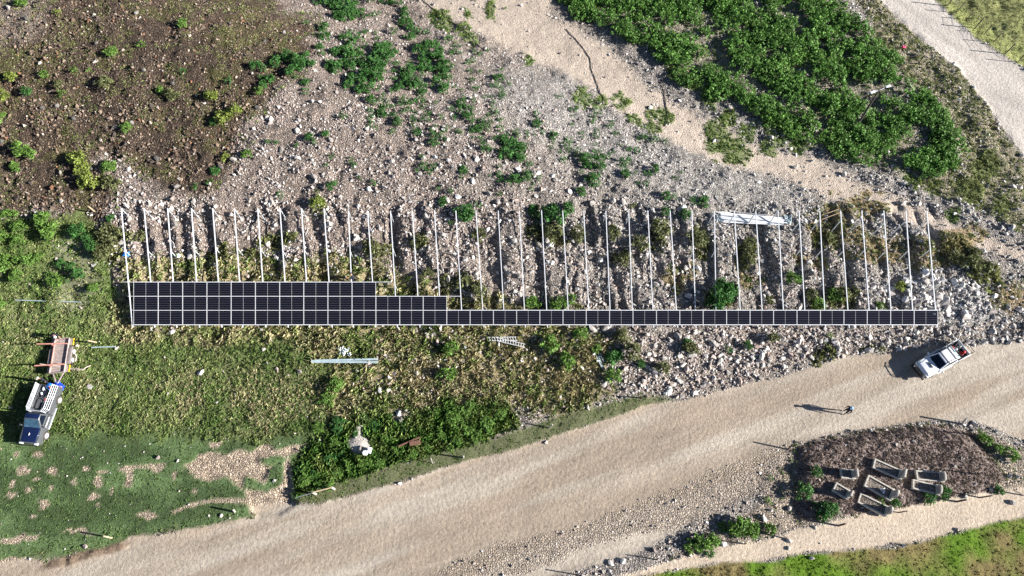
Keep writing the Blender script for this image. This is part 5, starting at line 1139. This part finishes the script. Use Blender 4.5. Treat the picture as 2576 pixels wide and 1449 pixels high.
# ------------------------------------------------------------------ graves
def Cc(x, y): return 2044.5 + .2546 * x, 1137.3 + .2546 * y
def grave(label, quad_, h, sw, arch_, thick=.14, fill='rock', kb=.12):
    """quad: foot-left, head-left, head-right, foot-right in the cemetery crop"""
    P_ = [unp(*Cc(*p)) for p in quad_]; c = sum(P_, Vector()) / 4
    hm = (P_[1] + P_[2]) / 2; fm__ = (P_[0] + P_[3]) / 2; d = hm - fm__; d.z = 0; L_ = d.length; d.normalize()
    W_ = ((P_[0] - P_[3]).length + (P_[1] - P_[2]).length) / 2; W_ = min(max(W_, .8), 1.25); L_ = min(max(L_, 1.1), 2.6)
    c.z = hz(c.x, c.y); t = thing('grave', label, 'grave', c, math.atan2(d.y, d.x), 'graves in the fenced plot')
    for sy in (-1, 1): MB().box((0, sy * (W_ / 2 - .06), .08), (L_, .12, .40), .01).build('kerb', M['conc'], t)
    for sx in (-1, 1): MB().box((sx * (L_ / 2 - .06), 0, .08), (.12, W_ - .246, .40), .01).build('kerb', M['conc'], t)
    MB().box((0, 0, .04), (L_ - .25, W_ - .25, .22)).build('soil_bed', M['conc'] if fill == 'plain' else M['earthy'], t)
    r_ = np.random.default_rng(int(c.x * 100)); n = 130
    Pq = np.stack([r_.uniform(-L_ / 2 + .17, L_ / 2 - .25, n), r_.uniform(-W_ / 2 + .17, W_ / 2 - .17, n), np.full(n, .16)], 1)
    o = scatter('gravel', ROCKS, Pq, .03 + .03 * r_.random(n), np.tile(A(.34, .30, .27), (n, 1)) * (.6 + .8 * r_.random((n, 1))), M['rock']); o.parent = t; o['kind'] = 'stuff'
    hx_ = L_ / 2 - .10
    if h:
        MB().box((hx_, 0, .33), (.30, sw + .1, .12), .01).build('plinth', M['conc'], t)
        if arch_:
            prof = [(-sw / 2, .38), (-sw / 2, h * .72)] + [(-sw / 2 * math.cos(math.pi * i / 8), h * .72 + h * .28 * math.sin(math.pi * i / 8)) for i in range(1, 8)] + [(sw / 2, h * .72), (sw / 2, .38)]
        else: prof = [(-sw / 2, .38), (-sw / 2, h), (sw / 2, h), (sw / 2, .38)]
        o = MB().prism(prof, -thick / 2, thick / 2, None, .012).build('headstone', M['conc'], t, 30); o.location = (hx_, 0, 0); o.rotation_euler = (0, 0, math.pi / 2)
        fc = MB().box((hx_ - thick / 2 - .006, 0, h * .62), (.008, sw * .7, h * .35)).build('inscription_plate', M['stone'], t)
    return t
M['earthy'] = mat('grave_soil', (.20, .17, .14), .95, 0, .4, 9, .5)
GR = [('grave with a blocky headstone at the upper left, kerb half buried', [(250, 195), (385, 175), (400, 275), (290, 235)], 1.15, .62, False),
      ('grave with a wide kerb and square headstone, uppermost of the middle column', [(600, 85), (875, 175), (845, 292), (575, 140)], 1.15, .72, False),
      ('grave with white flowers before a pointed headstone in the middle', [(540, 228), (803, 375), (752, 490), (490, 338)], 1.35, .70, True),
      ('lowest grave in the middle with a rounded headstone above the sandy cut', [(470, 408), (735, 545), (690, 645), (430, 492)], 1.25, .66, True),
      ('grave with a small headstone at the lower left', [(245, 320), (365, 395), (325, 467), (150, 368)], 1.05, .52, False),
      ('upper grave of the right-hand pair with a thin dark headstone', [(1020, 200), (1290, 200), (1245, 298), (1000, 260)], .95, .78, True),
      ('lower grave of the right-hand pair filled with white pebbles', [(985, 290), (1240, 335), (1205, 432), (960, 345)], .95, .78, True)]
gs = [grave(*g_) for g_ in GR]
fl = unp(*Cc(690, 385), .28); mb = MB()
for i in range(14):
    mb.lathe([(.05, 0), (.06, .04), (.02, .06)], 6, 'z', (random.uniform(-.16, .16), random.uniform(-.2, .2), random.uniform(0, .08)))
o = mb.build('flower_bunch', M['wplast']); o.location = fl; tag(o, 'bunch of white flowers on the middle grave', 'flowers')
# pebble heap left of the boulder is part of the rubble; done
print('objects', len(bpy.data.objects), 'tris', sum(len(m_.loop_triangles) or sum(len(p_.vertices) - 2 for p_ in m_.polygons) if len(m_.polygons) < 5000 else len(m_.loops) - 2 * len(m_.polygons) for m_ in bpy.data.meshes))
